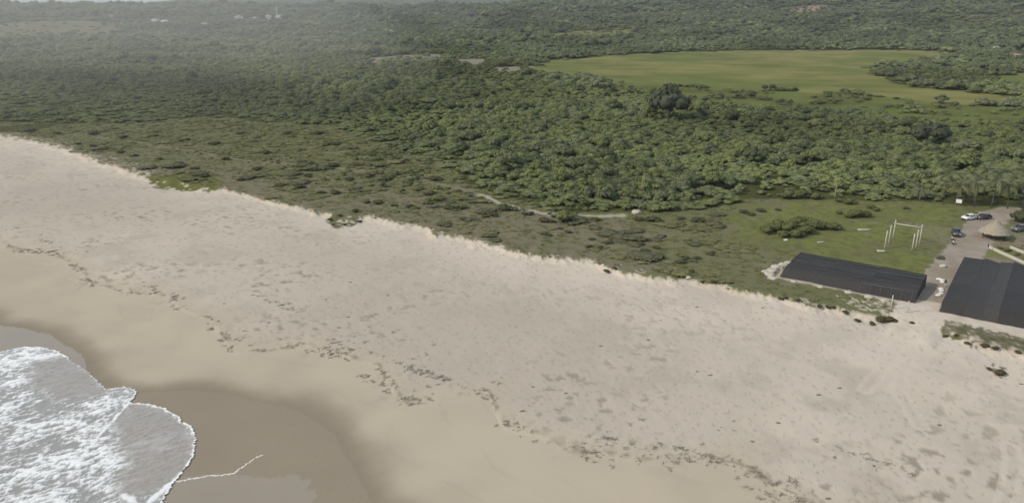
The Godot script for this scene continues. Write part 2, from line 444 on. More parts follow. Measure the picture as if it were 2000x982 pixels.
# ---------------------------------------------------------------- the sea
func build_sea() -> void:
	var edge := PackedVector2Array()
	for p in [[-420, 760], [-200, 720], [-60, 692], [0, 687], [20, 682], [50, 677.5], [80, 679], [110, 687], [128, 696], [141, 708], [156, 716], [172, 728], [190, 745], [205, 760], [225, 759], [240, 756], [255, 758], [266, 766], [262, 776], [252, 787], [262, 788], [290, 790], [318, 798], [332, 806], [341, 811], [348, 813], [353, 824], [360, 829], [369, 831], [377, 841], [381, 856], [379, 872], [378, 886], [371, 900], [356, 920], [341, 935], [332, 950], [322, 964], [312, 985], [290, 1040], [150, 1500], [-420, 1500]]:
		edge.append(flat(p[0], p[1], 0.35))
	var thin := PackedVector2Array()
	for p in [[222, 822], [262, 788], [318, 798], [353, 824], [381, 856], [371, 900], [341, 935], [300, 958], [262, 972], [236, 968], [230, 930], [258, 905], [236, 872]]:
		thin.append(flat(p[0], p[1], 0.35))
	var film := PackedVector2Array()
	for p in [[66, 712], [130, 697], [172, 728], [205, 760], [225, 759], [180, 772], [110, 780], [60, 752]]:
		film.append(flat(p[0], p[1], 0.35))
	var inner := PackedVector2Array()
	for p in [[266, 766], [262, 776], [245, 793], [228, 812], [222, 822], [204, 838], [184, 862], [160, 888]]:
		inner.append(flat(p[0], p[1], 0.35))
	var tongue := PackedVector2Array()
	for p in [[345, 934], [318, 952], [296, 972], [280, 990], [262, 975], [240, 966]]:
		tongue.append(flat(p[0], p[1], 0.35))
	var closed := edge.duplicate()
	closed.append(edge[0])
	var t0 := -205.0
	var s0 := 6.0
	var st := 0.24
	var nt := int((205.0 - 66.0) / st)
	var ns := int((62.0 - s0) / st)
	var v := PackedVector3Array()
	var col := PackedColorArray()
	var ok := PackedByteArray()
	v.resize(nt * ns)
	col.resize(nt * ns)
	ok.resize(nt * ns)
	var water := C(168, 167, 162, 0.66)
	var brown := C(156, 147, 136, 0.70)
	var white := Color(0.70, 0.72, 0.73)
	var nf := FastNoiseLite.new()
	nf.seed = 31
	nf.frequency = 0.42
	nf.fractal_octaves = 4
	nf.domain_warp_enabled = true
	nf.domain_warp_amplitude = 1.6
	nf.domain_warp_frequency = 0.25
	var ng := FastNoiseLite.new()
	ng.seed = 12
	ng.frequency = 0.11
	ng.fractal_octaves = 3
	var thin_c := thin.duplicate()
	thin_c.append(thin[0])
	var film_c := film.duplicate()
	film_c.append(film[0])
	var nl := FastNoiseLite.new()
	nl.seed = 8
	nl.noise_type = FastNoiseLite.TYPE_CELLULAR
	nl.cellular_return_type = FastNoiseLite.RETURN_DISTANCE2_SUB
	nl.frequency = 0.95
	nl.domain_warp_enabled = true
	nl.domain_warp_amplitude = 1.4
	nl.domain_warp_frequency = 0.35
	for i in nt:
		for j in ns:
			var t := t0 + i * st
			var s := s0 + j * st
			var k := i * ns + j
			var p := ts(t, s)
			var q := Vector2(p.x + nD.get_noise_2d(p.x, p.y) * 0.22, p.y + nD.get_noise_2d(p.x + 40.0, p.y) * 0.22)
			var din := near_line(closed, q) if s > 38.0 else 9.0
			var isin := Geometry2D.is_point_in_polygon(q, edge)
			ok[k] = 1 if isin or din < 0.16 else 0
			var along := t * 0.385 + s * 0.923
			var cross := -t * 0.923 + s * 0.385
			var streak := 1.0 - absf(nf.get_noise_2d(along * 0.42, cross * 1.15)) * 2.6
			var big := ng.get_noise_2d(along * 0.7, cross)
			var fine := nD.get_noise_2d(along * 0.9, cross * 1.8)
			var lace := clampf(1.0 - (nl.get_noise_2d(along * 0.55, cross * 1.2) + 1.0) * 1.5, 0, 1)
			var f := smoothstep(0.34, 0.86, streak * 0.50 + lace * 0.62 - 0.06 + big * 0.5 + fine * 0.5)
			var base := water
			if s > 38.0:
				var ft := lace * 0.5 + smoothstep(0.55, 1.1, streak * 0.6 + 0.10 + big * 0.9 + fine * 0.2) * 0.4
				var wt := smoothstep(-1.6, 1.2, (1.0 if Geometry2D.is_point_in_polygon(q, thin) else -1.0) * near_line(thin_c, q) + fine * 1.2 + big)
				wt = maxf(wt, smoothstep(-1.8, 1.4, (1.0 if Geometry2D.is_point_in_polygon(q, film) else -1.0) * near_line(film_c, q) + fine * 1.2 + big))
				f = lerpf(f, ft * 0.36, wt)
				base = water.lerp(brown, wt)
			var rim := 0.20 + nD.get_noise_2d(p.x * 0.6, p.y * 0.6) * 0.30
			var r_in := din
			if s > 38.0:
				r_in = minf(din * (1.0 if t < -137.0 or t > -121.0 else 6.0), minf(near_line(inner, q), near_line(tongue, q) * 0.5))
			f = maxf(f, 0.95 * (1.0 - smoothstep(rim * 0.6, rim + 0.12, r_in)))
			col[k] = base.lerp(white, f)
			var depth := 0.05 + 0.10 * smoothstep(0.0, 5.0, din) + f * 0.09 + fine * 0.03 + streak * 0.07 * smoothstep(0.5, 3.0, din) + big * 0.10 * smoothstep(1.0, 6.0, din)
			v[k] = Vector3(p.x, maxf(line(PROFILE, s), 0.0) + depth, p.y)
	var nrm := PackedVector3Array()
	nrm.resize(nt * ns)
	for i in nt:
		for j in ns:
			var k := i * ns + j
			var du := v[k + (ns if i < nt - 1 else 0)] - v[k - (ns if i > 0 else 0)]
			var dv := v[k + (1 if j < ns - 1 else 0)] - v[k - (1 if j > 0 else 0)]
			var n := du.cross(dv).normalized()
			nrm[k] = n if n.y > 0.0 else -n
	for kind in 2:
		var idx := PackedInt32Array()
		for i in nt - 1:
			for j in ns - 1:
				var k := i * ns + j
				if ok[k] and ok[k + 1] and ok[k + ns] and ok[k + ns + 1] and (col[k].r > 0.46) == (kind == 1):
					idx.append_array([k, k + 1, k + ns, k + 1, k + ns + 1, k + ns])
		var map_ := PackedInt32Array()
		map_.resize(nt * ns)
		map_.fill(-1)
		var vv := PackedVector3Array()
		var nn := PackedVector3Array()
		var cc := PackedColorArray()
		for q in idx.size():
			var k := idx[q]
			if map_[k] < 0:
				map_[k] = vv.size()
				vv.append(v[k])
				nn.append(nrm[k])
				cc.append(col[k])
			idx[q] = map_[k]
		var arr := []
		arr.resize(Mesh.ARRAY_MAX)
		arr[Mesh.ARRAY_VERTEX] = vv
		arr[Mesh.ARRAY_NORMAL] = nn
		arr[Mesh.ARRAY_COLOR] = cc
		arr[Mesh.ARRAY_INDEX] = idx
		var mesh := ArrayMesh.new()
		mesh.add_surface_from_arrays(Mesh.PRIMITIVE_TRIANGLES, arr)
		var o := part(["sea_water", "sea_foam"][kind], mesh, M[["sea_water", "sea_foam"][kind]], self)
		o.set_meta("kind", "structure")
		o.set_meta("label", ["thin murky swash water running up the sand", "white foam streaks on the breaking swash"][kind])
		o.set_meta("category", ["water", "foam"][kind])
	# the open sea beyond, and the foam tendril left on the wet sand
	var sheet := SurfaceTool.new()
	sheet.begin(Mesh.PRIMITIVE_TRIANGLES)
	var a := ts(-3000, 6.2)
	var b := ts(600, 6.2)
	var c := ts(600, -4000)
	var d := ts(-3000, -4000)
	for p in [a, b, c, a, c, d]:
		sheet.add_vertex(Vector3(p.x, 0.05, p.y))
	sheet.generate_normals()
	var sea := part("open_sea", sheet.commit(), M.open_sea, self)
	sea.set_meta("kind", "structure")
	ribbon("foam_line", "thin pale foam line left on the wet sand", [[339, 936], [352, 934], [370, 931], [392, 928], [405, 924], [420, 926], [440, 923], [458, 921], [464, 914], [480, 905], [497, 893], [513, 887]], 0.36)

func ribbon(called: String, label: String, pts: Array, w: float) -> void:
	var curve := Curve3D.new()
	for p in pts:
		var q := flat(p[0], p[1], 0.5)
		curve.add_point(Vector3(q.x, 0, q.y))
	var n := 60
	var sf := SurfaceTool.new()
	sf.begin(Mesh.PRIMITIVE_TRIANGLES)
	var L := []
	for i in n:
		var at := curve.sample_baked(curve.get_baked_length() * i / (n - 1.0))
		var nx := curve.sample_baked(minf(curve.get_baked_length(), curve.get_baked_length() * i / (n - 1.0) + 0.2))
		var pv := curve.sample_baked(maxf(0, curve.get_baked_length() * i / (n - 1.0) - 0.2))
		var side := (nx - pv).normalized().cross(Vector3.UP)
		var ww := w * (0.75 + nD.get_noise_2d(i * 3.1, w * 90.0) * 0.9)
		at += side * nD.get_noise_2d(i * 1.7, 33.0) * 0.25
		at.y = ground(at.x, at.z)
		L.append([at + side * ww * 0.5 + Vector3.UP * 0.012, at + Vector3.UP * 0.05, at - side * ww * 0.5 + Vector3.UP * 0.012])
	for i in n - 1:
		for k in 2:
			for q in [L[i][k], L[i + 1][k], L[i][k + 1], L[i][k + 1], L[i + 1][k], L[i + 1][k + 1]]:
				sf.add_vertex(q)
	sf.index()
	sf.generate_normals()
	var o := part(called, sf.commit(), M.foam_plain, self)
	tag(o, label, "foam", "", "structure")

# ---------------------------------------------------------------- plants
func crown(seed_: int, flatness: float, blobs: int, leaves: int, spread := 0.36) -> ArrayMesh:
	# a crown one metre across: ragged clumps with leaf sprays standing out of them
	var g := RandomNumberGenerator.new()
	g.seed = seed_
	var n := FastNoiseLite.new()
	n.seed = seed_
	n.frequency = 3.2
	var sp := SphereMesh.new()
	sp.radial_segments = 8
	sp.rings = 4
	var base := sp.get_mesh_arrays()
	var bv: PackedVector3Array = base[Mesh.ARRAY_VERTEX]
	var bi: PackedInt32Array = base[Mesh.ARRAY_INDEX]
	var v := PackedVector3Array()
	var nr := PackedVector3Array()
	var c := PackedColorArray()
	var ix := PackedInt32Array()
	var spots := []
	for k in blobs:
		var a := g.randf() * TAU
		var q := sqrt(g.randf()) * spread if k > 0 else 0.0
		var rad := g.randf_range(0.12, 0.23) * (1.15 if k == 0 else 1.0)
		var y := (0.42 + (0.30 - q * 0.75) * g.randf_range(0.2, 1.0)) * flatness
		var at := Vector3(cos(a) * q, y, sin(a) * q)
		spots.append([at, rad])
		var tone := g.randf_range(0.82, 1.15)
		var o := v.size()
		for p in bv:
			var dir := p.normalized()
			var w := at + dir * rad * Vector3(1, 0.72 * sqrt(flatness), 1) * (1.0 + n.get_noise_3dv((at + dir * rad) * 4.0) * 0.75)
			v.append(w)
			nr.append((dir + Vector3(g.randf() - 0.5, g.randf() - 0.5, g.randf() - 0.5) * 0.5).normalized())
			var tn := tone * g.randf_range(0.88, 1.12)
			c.append(Color(tn * g.randf_range(0.95, 1.06), tn, tn * g.randf_range(0.9, 1.06)))
		for i in bi:
			ix.append(o + i)
	for k in leaves:
		var b: Array = spots[g.randi() % spots.size()]
		var dir := Vector3(g.randfn(), g.randfn() * 0.8 + 0.25, g.randfn()).normalized()
		var at: Vector3 = b[0] + dir * b[1] * Vector3(1, 0.72 * sqrt(flatness), 1) * g.randf_range(0.85, 1.45)
		var sz := g.randf_range(0.04, 0.10)
		var u := dir.cross(Vector3(g.randfn(), g.randfn(), g.randfn())).normalized() * sz
		var w := (dir.cross(u).normalized() * 0.7 + dir * g.randf_range(-0.5, 0.7)).normalized() * sz * g.randf_range(0.5, 1.0)
		var o := v.size()
		var nn := u.cross(w).normalized()
		if nn.dot(dir) < 0.0: nn = -nn
		v.append_array([at - u * 0.5, at + w * 0.9, at + u * 0.6, at - w])
		var tn := g.randf_range(0.8, 1.3)
		for i in 4:
			nr.append(nn)
			c.append(Color(tn * 1.04, tn, tn * 0.92))
		ix.append_array([o, o + 1, o + 2, o, o + 2, o + 3])
	var arr := []
	arr.resize(Mesh.ARRAY_MAX)
	arr[Mesh.ARRAY_VERTEX] = v
	arr[Mesh.ARRAY_NORMAL] = nr
	arr[Mesh.ARRAY_COLOR] = c
	arr[Mesh.ARRAY_INDEX] = ix
	var m := ArrayMesh.new()
	m.add_surface_from_arrays(Mesh.PRIMITIVE_TRIANGLES, arr)
	return m

func tube(st: SurfaceTool, pts: Array, radii: Array, sides := 6) -> void:
	var rings := []
	for i in pts.size():
		var dir: Vector3 = (pts[mini(i + 1, pts.size() - 1)] - pts[maxi(i - 1, 0)]).normalized()
		var u := dir.cross(Vector3.RIGHT if absf(dir.x) < 0.8 else Vector3.FORWARD).normalized()
		var w := dir.cross(u)
		var ring := []
		for k in sides:
			var a := TAU * k / sides
			ring.append(pts[i] + (u * cos(a) + w * sin(a)) * radii[i])
		rings.append(ring)
	for i in pts.size() - 1:
		for k in sides:
			var k2 := (k + 1) % sides
			for q in [rings[i][k], rings[i + 1][k], rings[i][k2], rings[i][k2], rings[i + 1][k], rings[i + 1][k2]]:
				st.add_vertex(q)
	for e in [0, pts.size() - 1]:
		for k in range(1, sides - 1):
			for q in [rings[e][0], rings[e][k], rings[e][k + 1]] if e == 0 else [rings[e][0], rings[e][k + 1], rings[e][k]]:
				st.add_vertex(q)

func tube_mesh(pts: Array, radii: Array, sides := 6) -> ArrayMesh:
	var st := SurfaceTool.new()
	st.begin(Mesh.PRIMITIVE_TRIANGLES)
	tube(st, pts, radii, sides)
	st.index()
	st.generate_normals()
	return st.commit()

func trunk_mesh(seed_: int) -> ArrayMesh:                     # for a crown one metre across
	var g := RandomNumberGenerator.new()
	g.seed = seed_
	var st := SurfaceTool.new()
	st.begin(Mesh.PRIMITIVE_TRIANGLES)
	tube(st, [Vector3(0, -0.08, 0), Vector3(0.01, 0.15, 0.0), Vector3(0.02, 0.36, 0.01)], [0.032, 0.024, 0.018], 6)
	for k in 4:
		var a := TAU * k / 4.0 + g.randf()
		var o := Vector3(cos(a), 0, sin(a))
		tube(st, [Vector3(0.01, 0.16 + 0.03 * k, 0), o * 0.13 + Vector3(0, 0.34, 0), o * 0.26 + Vector3(0, 0.46, 0)], [0.016, 0.011, 0.006], 5)
	st.index()
	st.generate_normals()
	return st.commit()

var crowns := []
var far_crowns := []
var mounds := []
var trunks := []

func leaf_mat(c: Color) -> StandardMaterial3D:
	var m := mat(c.r, c.g, c.b, 0.75)
	m.vertex_color_use_as_albedo = true
	m.backlight_enabled = true
	m.backlight = Color(0.82, 0.86, 0.66)
	m.metallic_specular = 0.15
	return m

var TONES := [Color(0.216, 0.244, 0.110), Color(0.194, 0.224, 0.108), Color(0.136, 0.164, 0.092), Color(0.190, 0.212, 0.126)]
var LOOKS := ["yellow green", "olive green", "dark green", "grey green"]

func nearest_mark(marks: Array, p: Vector2) -> String:
	var best := 1e9
	var out := ""
	for m in marks:
		if m[0].distance_to(p) < best:
			best = m[0].distance_to(p)
			out = m[1]
	return out

func b_(x: float, z: float) -> float:
	return nB.get_noise_2d(x * 0.5, z * 0.5)

func wooded(x: float, z: float, r: float) -> float:          # how much of the ground the trees cover
	if r < 1300.0 and not inside("wood_edge", x, z):
		var t := x * D.x + z * D.y
		var s := x * N.x + z * N.y
		if t < -105.0 and s > 166.0 + b_(x, z) * 20.0: return 0.34 + b_(x, z) * 0.9
		return 0.0
	if r > 430.0 and r < 1500.0:
		for key in ["field", "pocket"]:
			if inside(key, x + nA.get_noise_2d(x * 3.0, z * 3.0) * 16.0, z + nA.get_noise_2d(x * 3.0 + 90.0, z * 3.0) * 16.0): return 0.0
		if inside("thin", x, z): return 0.15 + nA.get_noise_2d(x * 2.0, z * 2.0) * 0.3
	if r > 480.0 and r < 4200.0:
		if inside("strip_c", x, z): return 0.4
		for key in ["strip_a", "strip_b", "strip_d", "strip_e", "strip_f", "strip_g"]:
			if inside(key, x, z): return 0.05
		if bare(x, z): return 0.12
	if r < 330.0 and near_line(TRACK, Vector2(x, z)) < 5.5: return 0.0
	if x * D.x + z * D.y > -27.0 and x * N.x + z * N.y < 272.0: return 0.0
	if r < 500.0:
		return 0.86 + nA.get_noise_2d(x, z) * 0.5
	return 0.9

func build_woods() -> void:
	for k in 5:
		crowns.append(crown(100 + k, [0.95, 0.8, 1.1, 0.85, 0.75][k], [9, 11, 8, 12, 10][k], 760))
		trunks.append(trunk_mesh(300 + k))
	for k in 3:
		far_crowns.append(crown(200 + k, [0.85, 1.0, 0.75][k], 7, 200))
	var g := RandomNumberGenerator.new()
	g.seed = 5
	var near := []
	var rest := []
	for ring in [[150.0, 480.0, 2.9, 2.6, 6.4], [480.0, 1150.0, 4.8, 4.6, 9.0], [1150.0, 2400.0, 8.0, 8.0, 14.0], [2400.0, 5600.0, 15.0, 14.0, 24.0]]:
		var cell: float = ring[2]
		var lim: float = ring[1]
		var nx := int(lim * 0.74 / cell)
		for iz in range(int(ring[0] * 0.72 / cell), int(lim / cell) + 1):
			for ix in range(-nx, nx + 1):
				var x := (ix + g.randf_range(-0.5, 0.5)) * cell
				var z := -(iz + g.randf_range(-0.5, 0.5)) * cell
				var roll := g.randf()
				var size := g.randf_range(ring[3], ring[4])
				var r := sqrt(x * x + z * z)
				if r < ring[0] or r >= lim or absf(x) > -z * 0.74 + 15.0: continue
				if roll > wooded(x, z, r): continue
				var big := nA.get_noise_2d(x * 0.7 + 900.0, z * 0.7)
				size *= 1.0 + big * 0.6
				if r < 470.0: size *= 0.42 + 0.58 * smoothstep(1.0, 20.0, near_line(poly.wood_edge, Vector2(x, z)))
				if g.randf() < 0.05 and r > 230.0: size *= 1.5
				var tone := g.randf() + big * 0.5
				if r < 1500.0 and r > 430.0 and inside("thin", x, z): size *= 0.55
				var left := smoothstep(0.0, -0.55, x / -z)              # lower scrub towards the sea; its paler tone also paints in haze
				if r < 900.0: size *= 1.0 - 0.35 * left
				if x < 0.0 and r < 700.0: size *= lerpf(1.0, 0.32 + 0.68 * smoothstep(165.0, 340.0, x * N.x + z * N.y), smoothstep(0.0, -60.0, x))
				var kind := 0 if tone < 0.26 else 1 if tone < 0.60 else 2 if tone < 0.90 else 3
				if x * N.x + z * N.y > 780.0 and g.randf() < 0.72: kind = 2
				if left > 0.35 and g.randf() < left * 0.7: kind = 3 if g.randf() < 0.7 else 1  # grey green picked more often on the left, haze put into leaf colour
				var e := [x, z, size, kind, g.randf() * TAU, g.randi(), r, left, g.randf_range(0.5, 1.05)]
				if r < 460.0:
					var px := pixel(Vector3(x, 6, z))
					if px.x > 5.0 and px.x < 1995.0:
						near.append(e)
						continue
				rest.append(e)
	for i in 9000:                                              # undergrowth that fills the gaps between the crowns
		var rr := sqrt(g.randf_range(200.0 * 200.0, 720.0 * 720.0))
		var aa := g.randf_range(-0.64, 0.64)
		var x := sin(aa) * rr
		var z := -cos(aa) * rr
		if not inside("wood_edge", x, z) or wooded(x, z, rr) < 0.5: continue
		rest.append([x, z, g.randf_range(4.0, 7.5), 1 if g.randf() < 0.6 else 3, g.randf() * TAU, g.randi(), rr, 0.0, g.randf_range(0.32, 0.5)])
	near.sort_custom(func(a, b): return a[2] / a[6] > b[2] / b[6])
	for i in near.size():
		if i >= 290: rest.append(near[i])
	near.resize(mini(290, near.size()))
	var labels := ["yellow green leafy thicket tree", "olive green rounded thicket tree", "dark green shady thicket tree", "grey green scrubby thicket tree"]
	var marks := [[flat(1100, 400), "by the pale sandy track"], [flat(1305, 232), "around the large dark spreading tree"], [flat(1760, 385), "facing the grass with the tall white posts"], [flat(1950, 380), "behind the coconut palms"], [flat(1480, 390), "above the bushes on the grass"], [flat(700, 270), "at the open seaward end of the scrub"], [flat(1810, 285), "near the broad bluish crown"]]
	for e in near:
		var y := ground(e[0], e[1])
		var where := nearest_mark(marks, Vector2(e[0], e[1]))
		var how := "small low " if e[2] < 6.0 else "tall broad " if e[2] > 9.0 else ""
		var t := thing("thicket_tree", how + labels[e[3]] + " " + where, "tree", Vector3(e[0], y, e[1]), Basis(Vector3.UP, e[4]).scaled(Vector3(e[2], e[2] * e[8], e[2])), "thicket trees behind the dunes")
		var k: int = e[5] % 5
		part("trunk", trunks[k], M.bark, t)
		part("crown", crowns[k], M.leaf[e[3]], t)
	# the rest of the wood reads as one mass
	var lots := {}
	for e in rest:
		var far: bool = e[6] > 800.0
		var k: int = e[5] % (3 if far else 5)
		var key := ("f%d" if far else "n%d") % k
		if not lots.has(key): lots[key] = []
		lots[key].append(e)
	for key in lots:
		var list: Array = lots[key]
		var far: bool = key.begins_with("f")
		var k := int(key.substr(1))
		var mm := MultiMesh.new()
		mm.transform_format = MultiMesh.TRANSFORM_3D
		mm.use_colors = true
		mm.mesh = far_crowns[k] if far else crowns[k]
		mm.instance_count = list.size()
		for i in list.size():
			var e: Array = list[i]
			var y := ground(e[0], e[1])
			var sz: float = e[2]
			var tall: float = e[8]
			mm.set_instance_transform(i, Transform3D(Basis(Vector3.UP, e[4]).scaled(Vector3(sz, sz * tall, sz)), Vector3(e[0], y - sz * 0.06, e[1])))
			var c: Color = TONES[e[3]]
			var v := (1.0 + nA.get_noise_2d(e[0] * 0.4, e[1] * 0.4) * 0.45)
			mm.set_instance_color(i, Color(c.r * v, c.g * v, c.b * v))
		var o := MultiMeshInstance3D.new()
		o.name = numbered("far_woodland" if far else "thicket_canopy")
		o.multimesh = mm
		o.material_override = M.leaf_mass
		add_child(o)
		tag(o, ["distant green woodland covering the plain and the hills beyond the field", "continuous green scrub canopy between the beach and the open field"][0 if far else 1], "woodland" if far else "thicket", "distant woodland" if far else "scrub canopy", "stuff")

func shrub(px: float, py: float, w: float, h: float, kind: int, label: String, group := "dune shrubs") -> void:
	var p := hit(px, py)
	var o := part("dune_shrub", mounds[rng.randi() % mounds.size()], M.shrub[kind], self, Transform3D(Basis(Vector3.UP, rng.randf() * TAU).scaled(Vector3(w, h / 0.55, w)), p - Vector3(0, h * 0.10, 0)))
	tag(o, label, "shrub", group)

func build_shrubs() -> void:
	for k in 4:
		mounds.append(crown(400 + k, 0.62, 9, 520, 0.34))
	var spots := []
	# dark shrubs that can be told apart in the dune scrub
	for p in [[182, 286, 4], [205, 292, 5], [236, 298, 5], [150, 282, 4], [262, 305, 4], [545, 364, 4], [586, 367, 4.5], [470, 352, 4], [628, 377, 3], [652, 378, 5], [690, 372, 3], [716, 396, 2.6], [738, 397, 4.5], [770, 402, 2.6], [798, 404, 3], [814, 407, 2], [878, 408, 4], [896, 407, 3], [905, 429, 3.4], [962, 421, 4], [948, 424, 3], [1032, 419, 3.4], [1062, 432, 4], [1078, 434, 3], [1108, 434, 3.4], [1122, 436, 3], [1158, 443, 2.4], [1165, 430, 3], [1094, 447, 2.2], [1110, 454, 2.2], [1064, 458, 3], [1072, 460, 2.2], [1156, 468, 2], [1150, 483, 2.6], [1172, 484, 2.6], [1190, 475, 3], [1198, 459, 3], [1212, 463, 2.2], [1252, 477, 2.8], [1268, 470, 2.2], [1284, 468, 2.2], [1262, 492, 3], [1284, 485, 2.4], [1250, 430, 4], [1276, 431, 5], [1392, 494, 2], [1340, 504, 2.4], [1332, 513, 3], [1360, 505, 2.2], [1388, 497, 2], [1362, 432, 4], [1330, 428, 3], [1470, 420, 3], [1486, 412, 3.4], [1454, 416, 4], [1520, 411, 2.4], [1602, 372, 5], [540, 290, 4], [640, 285, 7], [660, 282, 5], [780, 296, 5], [800, 293, 6], [850, 306, 4], [748, 282, 4], [650, 325, 6], [700, 324, 5], [590, 318, 4], [500, 332, 5], [440, 312, 5], [400, 345, 4], [350, 322, 5], [380, 330, 4], [310, 312, 4], [520, 300, 5], [420, 282, 6], [360, 276, 6], [300, 268, 6], [240, 270, 6], [180, 262, 6], [110, 262, 5], [60, 256, 6], [470, 262, 6], [560, 262, 6], [620, 262, 6], [700, 262, 6], [850, 352, 5], [940, 395, 2.6], [720, 345, 5], [760, 352, 4], [800, 360, 4], [680, 352, 4], [840, 380, 4], [870, 372, 4], [600, 345, 4]]:
		spots.append([p[0], p[1], p[2], 0])
	# the bushes on the grass
	for p in [[1500, 455, 5], [1520, 448, 6], [1545, 452, 6.5], [1575, 456, 5], [1562, 443, 7], [1590, 446, 7], [1612, 447, 5], [1630, 448, 4], [1530, 462, 4], [1556, 462, 4.5], [1662, 424, 4], [1675, 424, 6], [1688, 424, 4.5], [1702, 408, 3], [1714, 412, 2.4], [1640, 417, 2.6], [1640, 394, 3], [1660, 398, 4], [1770, 408, 2], [1540, 387, 7], [1566, 386, 7], [1594, 388, 5]]:
		spots.append([p[0], p[1], p[2], 1])
	for p in [[1652, 612, 1.5], [1675, 628, 1.5], [1703, 634, 1.5], [1724, 628, 2.6], [1740, 629, 2.4], [1602, 600, 1.4], [1616, 602, 1.3], [1628, 602, 1.2], [1525, 585, 1.3], [1534, 583, 1.2], [1560, 588, 1.2], [1782, 632, 1.2], [1352, 532, 1.5], [1322, 538, 1.4], [1310, 533, 1.2], [1372, 552, 1.3], [1394, 553, 1.6], [1200, 526, 1.6], [1185, 531, 1.4], [1848, 658, 1.2], [1868, 656, 1.0], [1890, 672, 1.2], [1924, 678, 1.6], [1945, 683, 1.4], [1990, 690, 1.3], [1932, 722, 1.0], [1955, 732, 1.8], [672, 440, 1.5], [650, 440, 1.3], [702, 434, 1.6], [664, 422, 1.8], [694, 414, 2.4], [645, 430, 1.5]]:
		spots.append([p[0], p[1], p[2], 2])
	# bushes scattered in the thin grass beside the far field and further scrub
	var g := RandomNumberGenerator.new()
	g.seed = 77
	var tries := 0
	while spots.size() < 215 and tries < 6000:
		tries += 1
		var px := g.randf_range(0, 1500)
		var py := g.randf_range(245, 560)
		var q := flat(px, py)
		var s := q.dot(N)
		if s < dune_edge(q.dot(D)) + 4.0 or inside("wood_edge", q.x, q.y) or inside("lawn", q.x, q.y): continue
		if near_line(TRACK, q) < 4.0 or nB.get_noise_2d(q.x * 0.4, q.y * 0.4) < 0.1: continue
		spots.append([px, py, g.randf_range(2.2, 9.0), 3])
	var labels := ["low dark olive shrub", "rounded green bush", "small dark tuft of creeper", "low grey green shrub"]
	var groups := ["low shrubs of the dune scrub", "bushes on the grass", "tufts along the dune edge", "low shrubs of the dune scrub"]
	var marks := [[flat(1100, 425), "beside the pale sandy track"], [flat(370, 350), "above the bright green patch on the beach edge"], [flat(690, 410), "above the dark creeper mat on the beach edge"], [flat(1280, 480), "among the pale bald spots"], [flat(1600, 560), "before the long shade house"], [flat(640, 290), "in the open seaward scrub below the woods"], [flat(100, 275), "at the far end of the dune edge"], [flat(1900, 670), "before the large shade house"], [flat(1560, 450), "behind the long shade house"], [flat(1680, 420), "near the long whitewashed log"], [flat(900, 420), "on the brown flat at the track's start"]]
	for e in spots:
		if near_line(TRACK, flat(e[0], e[1])) < 1.6 + e[2] * 0.5: continue
		var w: float = e[2] * rng.randf_range(0.9, 1.15)
		shrub(e[0], e[1], w, w * [0.26, 0.44, 0.45, 0.13][e[3]], e[3], ("wide " if e[2] > 3.9 else "") + labels[e[3]] + " " + nearest_mark(marks, flat(e[0], e[1])), groups[e[3]])

